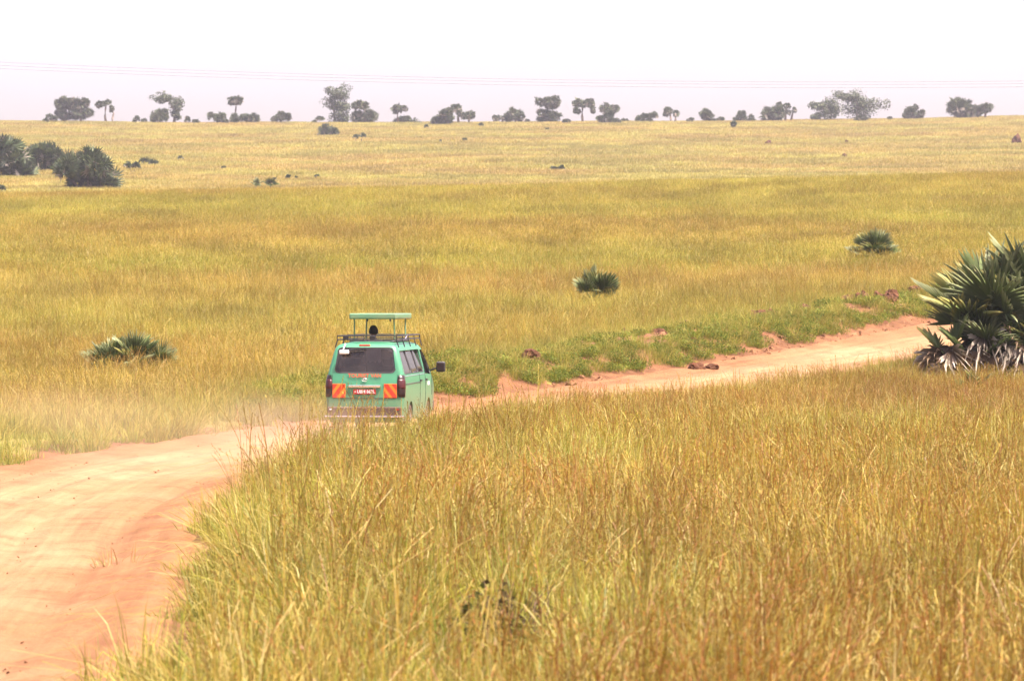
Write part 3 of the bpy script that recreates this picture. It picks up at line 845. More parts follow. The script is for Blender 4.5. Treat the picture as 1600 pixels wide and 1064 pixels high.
# ------------------------------------------------------------------ distant trees and bushes
TG = [np.array(c) for c in [(0.024, 0.042, 0.014), (0.036, 0.057, 0.017), (0.018, 0.030, 0.013), (0.054, 0.072, 0.024)]]
def crown_mesh(kind, balls, dens):
    mb = MB()
    for bx, bz, rx, rz in balls:
        rx *= 1.3; rz *= 1.22
        ry = min(rx * 0.95, 4.0)
        vol = rx * ry * rz
        if kind == 'broad':
            subs = [(rng.normal(0, 0.36), rng.normal(0, 0.36), rng.normal(0.05, 0.34), rng.uniform(0.38, 0.6)) for _ in range(17)]
            n = int(700 + 16 * vol)
            for _ in range(n):
                s = subs[rng.integers(len(subs))]
                d = rng.normal(0, 1, 3); d /= np.linalg.norm(d); q = rng.uniform(0.55, 1.0)
                p = np.array([bx + (s[0] + d[0] * s[3] * q) * rx * 0.78, (s[1] + d[1] * s[3] * q) * ry * 0.78, bz + (s[2] + d[2] * s[3] * q) * rz * 0.95])
                a = rng.normal(0, 1, 3); a /= np.linalg.norm(a); b = np.cross(a, d + 0.01); b /= np.linalg.norm(b)
                z = rng.uniform(0.16, 0.38)
                c = TG[rng.integers(4)] * rng.uniform(0.75, 1.3)
                mb.add([p - a * z, p + b * z * .6, p + a * z, p - b * z * .6], [(0, 1, 2, 3)], c)
        else:
            dome = kind in ('bush', 'palm2')
            nh = int(np.clip(rx * rz / 1.5, 1, 8))
            for h in range(nh):
                f = 0.0 if nh == 1 else 0.55
                hx = bx + rng.uniform(-f, f) * rx; hy = rng.uniform(-f, f) * ry
                if dome: hz = max(0.15, bz - rz * 0.75) + rng.uniform(0, 1.0) * rz * (1 - 0.8 * abs(hx - bx) / rx)
                else: hz = bz + rng.uniform(-0.5, 0.35) * f * rz
                reach = min(rx, rz * (1.25 if dome else 1.0)) * (1.0 if nh == 1 else rng.uniform(0.62, 0.82))
                sx = rx / reach if nh == 1 else 1.0
                for k in range(int(dens * (5.0 if dome else 3.6))):
                    d = rng.normal(0, 1, 3); d /= np.linalg.norm(d)
                    if dome and d[2] < -0.25: d[2] *= -1
                    hang = (not dome) and d[2] < 0.1
                    p = np.array([hx, hy, hz]) + d * reach * rng.uniform(0.08, 0.55) * (sx, 1, 1)
                    ax = d + rng.normal(0, 0.22, 3) - (0, 0, 0.55 if hang else 0.0); ax /= np.linalg.norm(ax)
                    s = np.cross(ax, rng.normal(0, 1, 3)); s /= np.linalg.norm(s)
                    L = reach * (rng.uniform(0.3, 0.5) if dome else rng.uniform(0.42, 0.66))
                    deadl = rng.random() < (0.30 if d[2] < 0.0 or hz + d[2] * reach < 0.8 else 0.03)
                    c = (PGREY * 0.42 if deadl else TG[rng.integers(4)]) * rng.uniform(0.75, 1.3)
                    v = [p]; ns = 6; sp = rng.uniform(55, 95)
                    for q in range(2 * ns + 1):
                        a = R(-sp + 2 * sp * q / (2 * ns)); rr = L * (1.0 if q % 2 else 0.5) * rng.uniform(0.8, 1.1)
                        v.append(p + (ax * math.cos(a) + s * math.sin(a)) * rr + np.cross(ax, s) * rr * 0.15 * (q % 2))
                    mb.add(v, [(0, q + 1, q + 2) for q in range(2 * ns)], c)
    return mb

def distant(kind, name, x, y, balls, trunks, label):
    tiny = name == 'shrub'
    e = empty(name, (x, y, gz(x, y)), 0)
    cat = {'savanna_tree': 'tree', 'fan_palm': 'palm', 'young_palm': 'palm', 'palm_bush': 'bush', 'palm_thicket': 'thicket', 'shrub': 'shrub'}[name]
    grp = {'tree': 'broadleaf trees on the ridge', 'palm': 'palms on the far slope and ridge', 'bush': 'palm bushes on the far slope and ridge', 'thicket': 'dark thickets at left', 'shrub': 'little shrubs dotted over the far slope'}[cat]
    tag(e, label, cat, grp)
    if y < 800: balls = [(b[0], b[1] + (0.45 if tiny else 0.2), b[2], b[3] * (1.15 if tiny else 1.05)) for b in balls]
    link('crown', crown_mesh(kind, balls, 16 if kind == 'palm2' else 12).mesh('crown'), M_tree, e)
    tr0 = trunks
    if not trunks:
        trunks = [(b[0] * 0.8, max(b[1], 0.3)) for b in balls]
    for tx, tt in trunks:
        r = 0.34 if name in ('savanna_tree', 'fan_palm') else 0.14
        if not tr0: tt = min(tt, 0.8 * tt)
        if tiny: r = 0.05
        mb = MB(); bend = rng.normal(0, 0.25)
        mb.tube([(tx * 0.8 + bend * 0, 0, -0.6), (tx * 0.85 + bend, 0, tt * 0.4), (tx * 0.95 + bend * 0.6, 0, tt * 0.75), (tx, 0, tt)], [r * 1.3, r, r * 0.85, r * 0.6], 7)
        if kind == 'broad':
            for k in range(4):
                a = rng.uniform(0, 6.28)
                mb.tube([(tx * 0.95 + bend * 0.6, 0, tt * 0.7), (tx + math.cos(a) * 0.9, math.sin(a) * 0.9, tt * 0.95), (tx + math.cos(a) * 2.2, math.sin(a) * 2, tt * 1.2)], [r * 0.5, r * 0.35, r * 0.15], 5)
        link('trunk', mb.mesh('trunk', True), M_bark, e)

DISTANT = [
    ('bush', 'palm_bush', -139.0, 845, [(0.0, 1.9, 2.69, 1.54)], [], 'low dusky bush tucked against the left side of the leftmost twin-crowned clump'),
    ('palm', 'fan_palm', -134.9, 850, [(-0.1, 5.7, 3.28, 2.61), (0.1, 2.7, 2.7, 2.32)], [(-0.1, 5.6)], 'left half of the leftmost twin-crowned palm clump on the ridge'),
    ('palm', 'fan_palm', -129.6, 848, [(-0.2, 5.9, 2.79, 2.41), (0.2, 2.7, 2.7, 2.31)], [(0.0, 5.6)], 'right half of the leftmost twin-crowned palm clump on the ridge'),
    ('palm', 'fan_palm', -121.8, 850, [(-1.0, 6.1, 2.7, 1.55), (1.0, 4.5, 2.03, 1.35)], [(-0.6, 5.7), (1.7, 3.5)], 'small shaggy palm with two thin trunks, second group from the left on the ridge'),
    ('bush', 'palm_bush', -112.2, 850, [(-1.3, 1.1, 1.84, 1.35), (1.3, 0.7, 1.45, 0.97)], [], 'low bush on the ridge left of the tall two-tier tree'),
    ('broad', 'savanna_tree', -104.1, 862, [(-2.9, 8.2, 3.72, 1.96), (1.4, 5.7, 2.55, 2.45), (1.4, 3.1, 1.57, 1.37)], [(0.8, 5.8), (1.4, 4.8)], 'tall two-tier broadleaf tree with dark trunk, left part of the ridge'),
    ('bush', 'palm_bush', -104.7, 840, [(0.0, 3.0, 2.77, 2.67)], [], 'round palm bush standing in front of the tall two-tier tree'),
    ('bush', 'palm_bush', -96.1, 846, [(-1.2, 1.2, 1.35, 1.35), (1.2, 1.1, 1.44, 1.15)], [], 'low wide bush on the ridge right of the tall two-tier tree'),
    ('bush', 'palm_bush', -88.6, 848, [(0.0, 2.6, 2.6, 2.12)], [(-0.5, 1.4), (1.1, 1.4)], 'round palm bush just left of the slim lollipop palm'),
    ('bush', 'palm_bush', -85.4, 842, [(0.0, 0.5, 2.39, 0.86)], [], 'flat green bush at the foot of the slim lollipop palm'),
    ('palm', 'fan_palm', -84.1, 856, [(0.0, 6.7, 2.63, 2.14)], [(0.3, 5.3)], 'slim lollipop palm with bare thin trunk and small round crown'),
    ('bush', 'palm_bush', -79.9, 850, [(-2.1, 1.8, 2.41, 2.03), (2.1, 1.9, 2.41, 2.22)], [], 'wide double bush at the right foot of the slim lollipop palm'),
    ('bush', 'palm_bush', -69.2, 848, [(0.0, 1.7, 3.08, 2.12)], [], 'lone round bush midway between the slim palm and the tallest ridge tree'),
    ('bush', 'palm_bush', -58.0, 848, [(0.0, 1.0, 2.7, 1.35)], [], 'small dusky bush left of the tallest ridge tree'),
    ('broad', 'savanna_tree', -53.3, 858, [(-1.1, 8.7, 4.88, 2.73), (0.0, 5.4, 4.0, 1.95), (1.1, 2.1, 3.31, 2.54)], [(-1.1, 6.9), (1.5, 6.0)], 'tallest tree on the ridge with mushroom crown and leafy lower trunk'),
    ('palm', 'fan_palm', -44.6, 852, [(-0.1, 6.1, 4.26, 1.84), (0.1, 2.5, 3.49, 2.9)], [(0.1, 6.0)], 'two-tier palm clump touching the right side of the tallest ridge tree'),
    ('bush', 'palm_bush', -47.0, 721, [(0.0, 1.9, 2.38, 1.88)], [], 'round grey-green bush on the slope just below the tallest ridge tree'),
    ('bush', 'palm_bush', -36.0, 664, [(-0.8, 1.1, 0.83, 0.83), (0.8, 1.0, 0.91, 0.98)], [], 'small pale heart-shaped palm bush on the far slope below the two-tier palm clump'),
    ('palm', 'fan_palm', -33.8, 850, [(-0.6, 4.8, 2.9, 1.74), (0.6, 1.5, 3.28, 1.93)], [(-0.6, 4.6)], 'palm with small upper crown over a wider lower clump, right of the tallest tree group'),
    ('palm', 'fan_palm', -28.7, 852, [(0.0, 0.9, 1.55, 1.16)], [(0.0, 1.1)], 'tiny splayed palm at the right foot of the small-over-wide palm clump'),
    ('bush', 'palm_bush', -20.1, 830, [(-1.7, 1.5, 2.36, 2.55), (1.7, 2.2, 2.64, 3.4)], [], 'large brownish palm clump sitting slightly in front of the ridge line'),
    ('palm', 'fan_palm', -15.5, 850, [(-1.9, 4.8, 2.32, 1.74), (1.9, 2.9, 3.19, 1.84)], [(-0.7, 4.6), (3.5, 2.6)], 'spreading palm behind and right of the large brownish clump'),
    ('palm', 'fan_palm', -4.1, 852, [(0.0, 2.2, 2.52, 1.36)], [(-1.0, 2.2), (1.4, 2.2)], 'low palm forming the left part of the third clump left of the stacked-crown palm'),
    ('palm', 'fan_palm', 2.5, 850, [(-1.6, 2.8, 2.99, 2.32), (1.6, 0.8, 1.84, 1.16)], [(-1.5, 3.0), (1.7, 1.4)], 'palm with fronds trailing to its right, next left of the stacked-crown palm'),
    ('palm', 'fan_palm', 11.0, 850, [(-0.3, 6.3, 3.48, 2.22), (0.3, 2.4, 3.38, 2.8)], [(-0.1, 5.8)], 'stacked-crown palm, two round heads one above the other'),
    ('bush', 'palm_bush', 16.1, 835, [(0.0, 0.1, 1.52, 1.04)], [], 'little scrubby bush between the stacked-crown palm and the umbrella palm'),
    ('palm', 'fan_palm', 21.5, 852, [(0.0, 6.3, 3.49, 1.94), (-2.3, 4.0, 1.36, 1.55), (2.3, 4.0, 1.36, 1.55)], [(0.0, 5.7)], 'umbrella palm with one thick bare trunk and drooping fronds'),
    ('palm', 'fan_palm', 29.0, 852, [(0.0, 4.6, 3.49, 1.84)], [(-1.2, 4.3), (1.0, 4.3)], 'flat-crowned palm directly right of the umbrella palm'),
    ('bush', 'palm_bush', 28.4, 832, [(0.0, 1.0, 3.4, 2.08)], [], 'pale bush hiding the foot of the flat-crowned palm'),
    ('bush', 'palm_bush', 34.0, 852, [(0.0, 0.4, 2.23, 0.97)], [], 'low grey bush right of the pale bush under the flat-crowned palm'),
    ('bush', 'palm_bush', 41.2, 852, [(-1.2, 1.4, 2.13, 1.84), (1.2, 1.3, 2.13, 1.74)], [], 'low rounded clump left of the small ball-headed palm'),
    ('palm', 'fan_palm', 48.8, 854, [(0.0, 3.6, 3.01, 1.75)], [(-0.9, 3.0), (0.7, 3.0)], 'small ball-headed palm near the middle of the right half of the ridge'),
    ('bush', 'palm_bush', 54.0, 852, [(0.0, 0.6, 1.55, 0.97)], [], 'tiny bush right of the small ball-headed palm'),
    ('bush', 'palm_bush', 60.1, 850, [(-1.5, 1.6, 2.61, 2.22), (1.5, 0.8, 2.12, 1.35)], [], 'domed bush trailing off to the right, two right of the small ball-headed palm'),
    ('palm', 'young_palm', 59.5, 752, [(0.0, 1.2, 1.96, 1.2)], [], 'squat young palm on the slope just below the right ridge line'),
    ('bush', 'palm_bush', 70.6, 854, [(-1.4, 1.7, 2.23, 2.04), (1.4, 1.0, 2.13, 1.36)], [], 'hazy pale dome bush left of the wind-leaning palm clump'),
    ('palm', 'fan_palm', 81.4, 852, [(-3.5, 2.7, 3.78, 3.0), (0.3, 4.9, 2.71, 1.45), (3.1, 3.4, 1.65, 1.55)], [(1.5, 4.6), (3.4, 3.4)], 'wind-leaning palm clump with bare stems on its right'),
    ('broad', 'savanna_tree', 93.5, 850, [(-1.0, 4.8, 3.09, 1.74), (2.4, 3.8, 3.19, 4.06), (-1.4, 1.3, 2.22, 1.55)], [(1.2, 4.0)], 'left tree of the biggest grove on the right of the ridge'),
    ('broad', 'savanna_tree', 104.4, 858, [(-2.3, 6.8, 4.19, 1.95), (2.3, 4.1, 5.75, 4.09)], [(0.9, 4.9)], 'broad right tree of the biggest grove on the right of the ridge'),
    ('bush', 'palm_bush', 103.2, 836, [(0.0, 1.2, 2.85, 1.33)], [], 'pale small bush in front of the broad right grove tree'),
    ('bush', 'palm_bush', 115.1, 852, [(0.0, 0.9, 2.61, 1.06)], [], 'low pale bush between the biggest grove and the upright oval palm'),
    ('palm', 'fan_palm', 121.2, 852, [(0.1, 2.0, 3.58, 2.03), (-0.1, 3.7, 2.13, 1.65)], [(0.0, 3.2)], 'upright oval palm clump right of the biggest grove'),
    ('palm', 'fan_palm', 135.4, 852, [(0.0, 3.5, 3.39, 3.58)], [(0.1, 3.4)], 'tall left half of the rightmost ridge clump'),
    ('palm', 'fan_palm', 141.9, 854, [(0.0, 2.8, 3.69, 2.23)], [(-0.6, 2.5), (1.7, 2.1)], 'lower right half of the rightmost ridge clump'),
    ('bush', 'palm_thicket', -82.8, 458, [(0.0, 3.7, 4.1, 3.7), (2.2, 2.0, 2.6, 2.2)], [], 'dark palm thicket cut by the left edge on the middle slope'),
    ('bush', 'palm_thicket', -80.3, 479, [(0.3, 3.2, 3.1, 3.26), (-1.8, 1.6, 2.0, 1.8)], [], 'dark palm thicket with pale dead fronds beside the left-edge thicket'),
    ('palm2', 'palm_bush', -60.6, 400, [(0.0, 3.1, 3.64, 3.14)], [], 'large domed palm bush alone on the middle slope at left'),
    ('bush', 'shrub', -63.1, 468, [(-0.7, 1.2, 0.85, 1.17), (0.7, 0.7, 0.96, 0.74)], [], 'low dark shrub right of the large domed palm bush'),
    ('bush', 'shrub', -66.5, 510, [(0.0, 0.7, 1.16, 0.7)], [], 'left one of the pair of dark shrubs up-slope from the large domed bush'),
    ('bush', 'shrub', -65.8, 517, [(0.0, 1.0, 1.12, 1.0)], [], 'right one of the pair of dark shrubs up-slope from the large domed bush'),
    ('bush', 'shrub', -64.2, 546, [(0.0, 0.4, 0.62, 0.43)], [], 'tiny grey shrub right of the pair of dark shrubs'),
    ('bush', 'shrub', -70.3, 388, [(0.0, 0.5, 0.66, 0.62)], [], 'little dark bush cut by the left edge below the thicket'),
    ('bush', 'shrub', -49.9, 488, [(0.0, 0.2, 0.72, 0.33)], [], 'faint tiny shrub alone in the pale grass above the twin palm tufts'),
    ('bush', 'shrub', -36.6, 434, [(0.0, 0.2, 0.49, 0.25)], [], 'leftmost of the four tiny shrubs in a row above the first crest'),
    ('bush', 'shrub', -34.5, 434, [(0.0, 0.5, 0.54, 0.49)], [], 'tallest of the four tiny shrubs in a row above the first crest'),
    ('bush', 'shrub', -33.4, 436, [(0.0, 0.2, 0.3, 0.25)], [], 'third and smallest of the four tiny shrubs in a row'),
    ('bush', 'shrub', -30.4, 439, [(0.0, 0.3, 0.55, 0.3)], [], 'rightmost of the four tiny shrubs in a row above the first crest'),
    ('palm2', 'young_palm', 7.7, 475, [(-0.6, 0.6, 0.92, 0.65), (0.6, 0.6, 0.76, 0.65)], [], 'small green palm bush alone in mid slope below the stacked-crown palm'),
    ('bush', 'shrub', -11.1, 662, [(0.0, 0.5, 0.9, 0.45)], [], 'tiny shrub on the far slope below the spreading palm'),
    ('bush', 'shrub', -16.6, 653, [(0.0, 0.4, 0.45, 0.45)], [], 'tiny shrub on the far slope below the large brownish clump'),
    ('bush', 'shrub', -23.3, 770, [(0.0, 0.6, 0.79, 0.61)], [], 'tiny shrub left of the foot of the large brownish clump'),
    ('bush', 'shrub', -8.6, 781, [(0.0, 0.5, 0.98, 0.53)], [], 'tiny shrub right of the foot of the spreading palm'),
    ('bush', 'shrub', 9.5, 759, [(0.0, 0.4, 0.86, 0.43)], [], 'tiny shrub just under the stacked-crown palm'),
]
for spec in DISTANT: distant(*spec)

# ------------------------------------------------------------------ the tour van (local: X right, Y forward, Z up, origin under the middle of the tail)
M_paint = principled('green_van_paint', (0.034, 0.185, 0.096), 0.38, coat=0.15, var=0.05, vscale=3, dust=(0.45, 1.1, 0.22))
M_black = principled('black_plastic', (0.015, 0.015, 0.016), 0.5, var=0.2)
M_bump = principled('dusty_bumper', (0.03, 0.02, 0.017), 0.75, var=0.3, dust=(0.35, 0.75, 0.16))
M_chrome = principled('chrome', (0.75, 0.75, 0.74), 0.18, metal=1.0)
M_white = principled('white_plastic', (0.6, 0.59, 0.58), 0.4, var=0.04)
M_tyre = principled('tyre_rubber', (0.03, 0.025, 0.022), 0.9, var=0.3, dust=(-0.4, 0.5, 0.6))
M_rim = principled('steel_rim', (0.35, 0.33, 0.31), 0.5, metal=0.6, var=0.1)
M_redlamp = principled('red_lamp_lens', (0.045, 0.004, 0.004), 0.35, var=0.1)
M_darklamp = principled('smoked_lamp_lens', (0.016, 0.006, 0.006), 0.35, var=0.15)
M_brake = principled('brake_lamp_lens', (0.35, 0.03, 0.02), 0.2, coat=0.3)
M_redpl = principled('red_plate', (0.36, 0.012, 0.02), 0.45)
M_redtx = principled('red_lettering', (0.40, 0.05, 0.02), 0.5)
M_orange = principled('orange_reflector', (0.62, 0.16, 0.012), 0.4)
M_redrf = principled('red_reflector', (0.42, 0.03, 0.012), 0.4)
M_seat = principled('seat_fabric', (0.10, 0.095, 0.10), 0.9, var=0.2)
M_inner = principled('van_lining', (0.16, 0.155, 0.15), 0.9, var=0.1)
M_iron = principled('rack_black_steel', (0.02, 0.02, 0.022), 0.45, metal=0.3, var=0.2)

def glass_material(name, tintc, film, ior=1.9):
    m, n, l = new_mat(name)
    out = n.new('ShaderNodeOutputMaterial')
    tr = n.new('ShaderNodeBsdfTransparent'); tr.inputs[0].default_value = (*tintc, 1)
    gl = n.new('ShaderNodeBsdfGlossy'); gl.inputs['Roughness'].default_value = 0.03
    df = n.new('ShaderNodeBsdfDiffuse'); df.inputs[0].default_value = (0.42, 0.33, 0.27, 1)     # dust film
    fr = n.new('ShaderNodeFresnel'); fr.inputs[0].default_value = ior
    no = n.new('ShaderNodeTexNoise'); no.inputs['Scale'].default_value = 2.5; no.inputs['Detail'].default_value = 5
    tc = n.new('ShaderNodeTexCoord'); l.new(tc.outputs['Object'], no.inputs['Vector'])
    mr = n.new('ShaderNodeMapRange'); mr.inputs[1].default_value = 0.3; mr.inputs[2].default_value = 0.75; mr.inputs[3].default_value = film * 0.5; mr.inputs[4].default_value = film * 1.5
    l.new(no.outputs[0], mr.inputs[0])
    a = n.new('ShaderNodeMixShader'); l.new(mr.outputs[0], a.inputs[0]); l.new(tr.outputs[0], a.inputs[1]); l.new(df.outputs[0], a.inputs[2])
    b = n.new('ShaderNodeMixShader'); l.new(fr.outputs[0], b.inputs[0]); l.new(a.outputs[0], b.inputs[1]); l.new(gl.outputs[0], b.inputs[2])
    l.new(b.outputs[0], out.inputs[0])
    return m
M_glass = glass_material('tinted_window_glass', (0.14, 0.14, 0.15), 0.05)
M_rglass = glass_material('dark_rear_glass', (0.10, 0.09, 0.10), 0.05, 1.5)

HWP = pchip([.28, .40, .60, .80, 1.0, 1.15, 1.40, 1.65, 1.80, 1.88, 1.93, 1.96, 1.975], [.775, .81, .832, .845, .845, .838, .79, .728, .690, .655, .60, .52, .42])
YR = pchip([.28, .45, 1.05, 1.2, 1.85, 1.93, 1.985], [.05, .0, .0, .02, .15, .22, .40])
YF = pchip([.28, .5, .85, 1.02, 1.12, 1.78, 1.9, 1.985], [4.56, 4.66, 4.69, 4.62, 4.50, 3.80, 3.52, 3.05])
def plan_in(u, v):
    """how far the side comes in near the tail (u) and the nose (v)"""
    r1, r2 = 0.085, 0.34
    a = r1 * (1 - np.sqrt(np.clip(1 - np.clip(1 - u / r1, 0, 1) ** 2, 0, 1)))
    b = r2 * 0.75 * (1 - np.sqrt(np.clip(1 - np.clip(1 - v / r2, 0, 1) ** 2, 0, 1)))
    return a + b
def side_x(y, z, inset=0.0):
    return float(HWP(z) - plan_in(y - YR(z), YF(z) - y)) - inset
ZS = [.28, .34, .40, .50, .62, .75, .88, 1.0, 1.1, 1.2, 1.3, 1.4, 1.5, 1.6, 1.7, 1.78, 1.84, 1.89, 1.93, 1.955, 1.975]
ROOFX = [0.36, 0.2, 0.0]
def shell(inset, zlo=None, zhi_cut=0.0):
    """closed body solid; inset > 0 makes the cabin hollow"""
    prof = [(HWP(z) - inset, z - (zhi_cut if z > 1.8 else 0), z) for z in ZS if zlo is None or z >= zlo]
    if zlo is not None: prof = [(HWP(zlo) - inset, zlo, zlo)] + [p for p in prof if p[2] > zlo + .02]
    half = [(float(a), float(b), float(c)) for a, b, c in prof] + [(x - min(inset, .1), 1.985 - zhi_cut, 1.985) for x in ROOFX[:2]]
    sec = half + [(0.0, 1.987 - zhi_cut, 1.985)] + [(-a, b, c) for a, b, c in half[::-1]]
    SV = [0, .0025, .006, .011, .018, .03, .08, .14, .2, .26, .32, .38, .44, .5, .56, .62, .68, .74, .80, .85, .90, .93, .955, .975, .99, 1.0]
    V, K = [], len(sec)
    for s in SV:
        for (hx, z, zr) in sec:
            y0, y1 = float(YR(zr)) + inset, float(YF(zr)) - inset * 1.6
            L = y1 - y0
            p = float(plan_in(np.float64(s * L), np.float64((1 - s) * L)))
            x = hx - math.copysign(p, hx) * (1 if abs(hx) > 0.5 else abs(hx) / 0.5) if hx else 0.0
            V.append((x, y0 + s * L, z))
    Fc = []
    for i in range(len(SV) - 1):
        for k in range(K - 1):
            a = i * K + k
            Fc.append((a, a + 1, a + K + 1, a + K))
        Fc.append((i * K + K - 1, i * K, (i + 1) * K, (i + 1) * K + K - 1))      # floor
    h = len(half)
    for i, flip in ((0, False), (len(SV) - 1, True)):
        for k in range(h):
            l0, l1 = i * K + k, i * K + k + 1
            r0, r1 = i * K + K - 1 - k, i * K + K - 2 - k
            q = (l0, r0, r1, l1) if r1 != l1 else (l0, r0, l1)
            Fc.append(q[::-1] if flip else q)
    me = mesh('shell', V, Fc)
    bm = bmesh.new(); bm.from_mesh(me); bmesh.ops.recalc_face_normals(bm, faces=bm.faces[:]); bm.to_mesh(me); bm.free()
    return me

def rrect(a0, a1, b0, b1, r, n=4):
    P = []
    for cx_, cy_, t0 in ((a1 - r, b1 - r, 0), (a0 + r, b1 - r, 90), (a0 + r, b0 + r, 180), (a1 - r, b0 + r, 270)):
        for k in range(n + 1):
            t = R(t0 + 90 * k / n); P.append((cx_ + r * math.cos(t), cy_ + r * math.sin(t)))
    return P
def prism(poly, to3, d0, d1):
    n = len(poly)
    V = [to3(a, b, d0) for a, b in poly] + [to3(a, b, d1) for a, b in poly]
    Fc = [tuple(range(n)), tuple(range(2 * n - 1, n - 1, -1))] + [(i, n + i, n + (i + 1) % n, (i + 1) % n) for i in range(n)]
    me = mesh('cut', V, Fc)
    bm = bmesh.new(); bm.from_mesh(me); bmesh.ops.recalc_face_normals(bm, faces=bm.faces[:]); bm.to_mesh(me); bm.free()
    return me

SIDE_WIN = [rrect(0.30, 1.28, 1.30, 1.80, .07), rrect(1.36, 2.26, 1.30, 1.80, .05), rrect(2.34, 3.02, 1.30, 1.80, .06)]
DOOR_WIN = [(3.14, 1.26), (4.02, 1.22), (4.00, 1.34), (3.68, 1.76), (3.60, 1.79), (3.16, 1.79)]
REAR_WIN = [(-.655, 1.40), (-.62, 1.345), (-.55, 1.33), (.55, 1.33), (.62, 1.345), (.655, 1.40), (.60, 1.80), (.575, 1.845), (.52, 1.865), (-.52, 1.865), (-.575, 1.845), (-.60, 1.80)]
WIND = [(-.68, 1.16), (.68, 1.16), (.62, 1.74), (.56, 1.78), (-.56, 1.78), (-.62, 1.74)]
cutters = [shell(0.045, 0.60, 0.05)]
for s in (1, -1):
    for w in [rrect(0.30, 3.02, 1.30, 1.80, .07), DOOR_WIN]:
        cutters.append(prism(w, lambda a, b, d, s=s: (s * d, a, b), 0.55, 1.1))
cutters.append(prism(REAR_WIN, lambda a, b, d: (a, d, b), -0.3, 0.55))
cutters.append(prism(WIND, lambda a, b, d: (a, d, b), 3.3, 5.0))
cutters.append(prism(rrect(-.48, .48, 1.05, 3.0, .08), lambda a, b, d: (a, b, d), 1.86, 2.2))
for yy in (1.05, 3.64):
    for s in (1, -1):
        cutters.append(prism([(yy + .375 * math.cos(t), .33 + .375 * math.sin(t)) for t in np.linspace(0, 2 * math.pi, 22, endpoint=False)], lambda a, b, d, s=s: (s * d, a, b), 0.58, 1.1))
body_src = bpy.data.objects.new('body_src', shell(0.0)); COL.objects.link(body_src)
cut_objs = []
for k, c in enumerate(cutters):
    co = bpy.data.objects.new('cut%d' % k, c); COL.objects.link(co); cut_objs.append(co)
    md = body_src.modifiers.new('b%d' % k, 'BOOLEAN'); md.operation = 'DIFFERENCE'; md.solver = 'EXACT'; md.object = co
bpy.context.view_layer.update()
dg = bpy.context.evaluated_depsgraph_get()
body_me = bpy.data.meshes.new_from_object(body_src.evaluated_get(dg))
body_me.name = 'body'
for co in cut_objs + [body_src]: bpy.data.objects.remove(co)
body_me.materials.clear(); body_me.materials.append(M_paint); body_me.materials.append(M_inner)
# the cabin's inside faces get the lining
mi = []
for p in body_me.polygons:
    c = p.center
    inside = abs(c.x) < float(HWP(min(max(c.z, .3), 1.97))) - 0.035 and 0.58 < c.z < 1.95 and float(YR(c.z)) + 0.035 < c.y < float(YF(c.z)) - 0.06
    mi.append(1 if inside else 0)
body_me.polygons.foreach_set('material_index', np.array(mi, np.int32))
body_me.polygons.foreach_set('use_smooth', np.ones(len(mi), bool))
try: body_me.set_sharp_from_angle(angle=R(32))
except Exception: pass

VAN_YAW = R(6.8)
van = empty('tour_van', (VAN_XY[0], VAN_XY[1], 0.005), -VAN_YAW)
tag(van, 'green tourist minibus with raised roof hatch driving away on the dirt road', 'van')
body = link('body', body_me, None, van)

def pane(name, poly, to3, mat, parent=van):
    """sheet of glass that follows the bodywork, with its dark rubber seal"""
    cen = np.mean(np.array(poly), 0)
    rings = [[tuple(cen + (np.array(p) - cen) * f) for p in poly] for f in (1.0, 0.66, 0.33)]
    n = len(poly); V = [to3(*p) for r_ in rings for p in r_] + [to3(*cen)]
    Fc = []
    for k in range(2):
        for i in range(n): Fc.append((k * n + i, k * n + (i + 1) % n, (k + 1) * n + (i + 1) % n, (k + 1) * n + i))
    for i in range(n): Fc.append((2 * n + i, 2 * n + (i + 1) % n, 3 * n))
    g = link(name, mesh(name, V, Fc, None, True), mat, parent)
    mb = MB(); pts = [to3(*(cen + (np.array(p) - cen) * 1.0)) for p in poly]
    mb.tube(pts + [pts[0]], 0.016, 5, cap=False)
    link('seal', mb.mesh('seal', True), M_black, g)
    return g
for s in (1, -1):
    for w in SIDE_WIN:
        pane('side_window', w, lambda a, b, s=s: (s * side_x(a, b, 0.012 + 0.05 * (b - 1.3) / 0.5), a, b), M_glass)
dw = pane('door_window', DOOR_WIN, lambda a, b: (-side_x(a, b, 0.02), a, b), M_glass)
dw = pane('door_window', [(3.9, 1.25), (4.02, 1.22), (4.00, 1.34), (3.78, 1.63)], lambda a, b: (side_x(a, b, 0.02), a, b), M_glass)
rw = pane('rear_window', REAR_WIN, lambda a, b: (a, float(YR(b)) + 0.012, b), M_rglass)
pane('windscreen', WIND, lambda a, b: (a, float(YF(b)) - 0.03 - 0.18 * (a / .68) ** 2, b), M_glass)
# dark printed border of the rear glass
mb = MB()
inner = [(x * 0.94, 1.6 + (z - 1.6) * 0.90) for x, z in REAR_WIN]; n_ = len(inner)
mb.add([(x, float(YR(z)) + 0.008, z) for x, z in REAR_WIN] + [(x, float(YR(z)) + 0.008, z) for x, z in inner], [(i, (i + 1) % n_, n_ + (i + 1) % n_, n_ + i) for i in range(n_)])
link('border', mb.mesh('border'), M_black, rw)
# wiper
mb = MB(); mb.tube([(0.02, float(YR(1.84)) - .03, 1.845), (-.2, float(YR(1.83)) - .03, 1.84), (-.44, float(YR(1.78)) - .025, 1.79)], .012, 5)
mb.tube([(-.02, float(YR(1.80)) - .015, 1.80), (-.46, float(YR(1.76)) - .015, 1.77)], .009, 4)
link('wiper', mb.mesh('wiper'), M_black, rw)

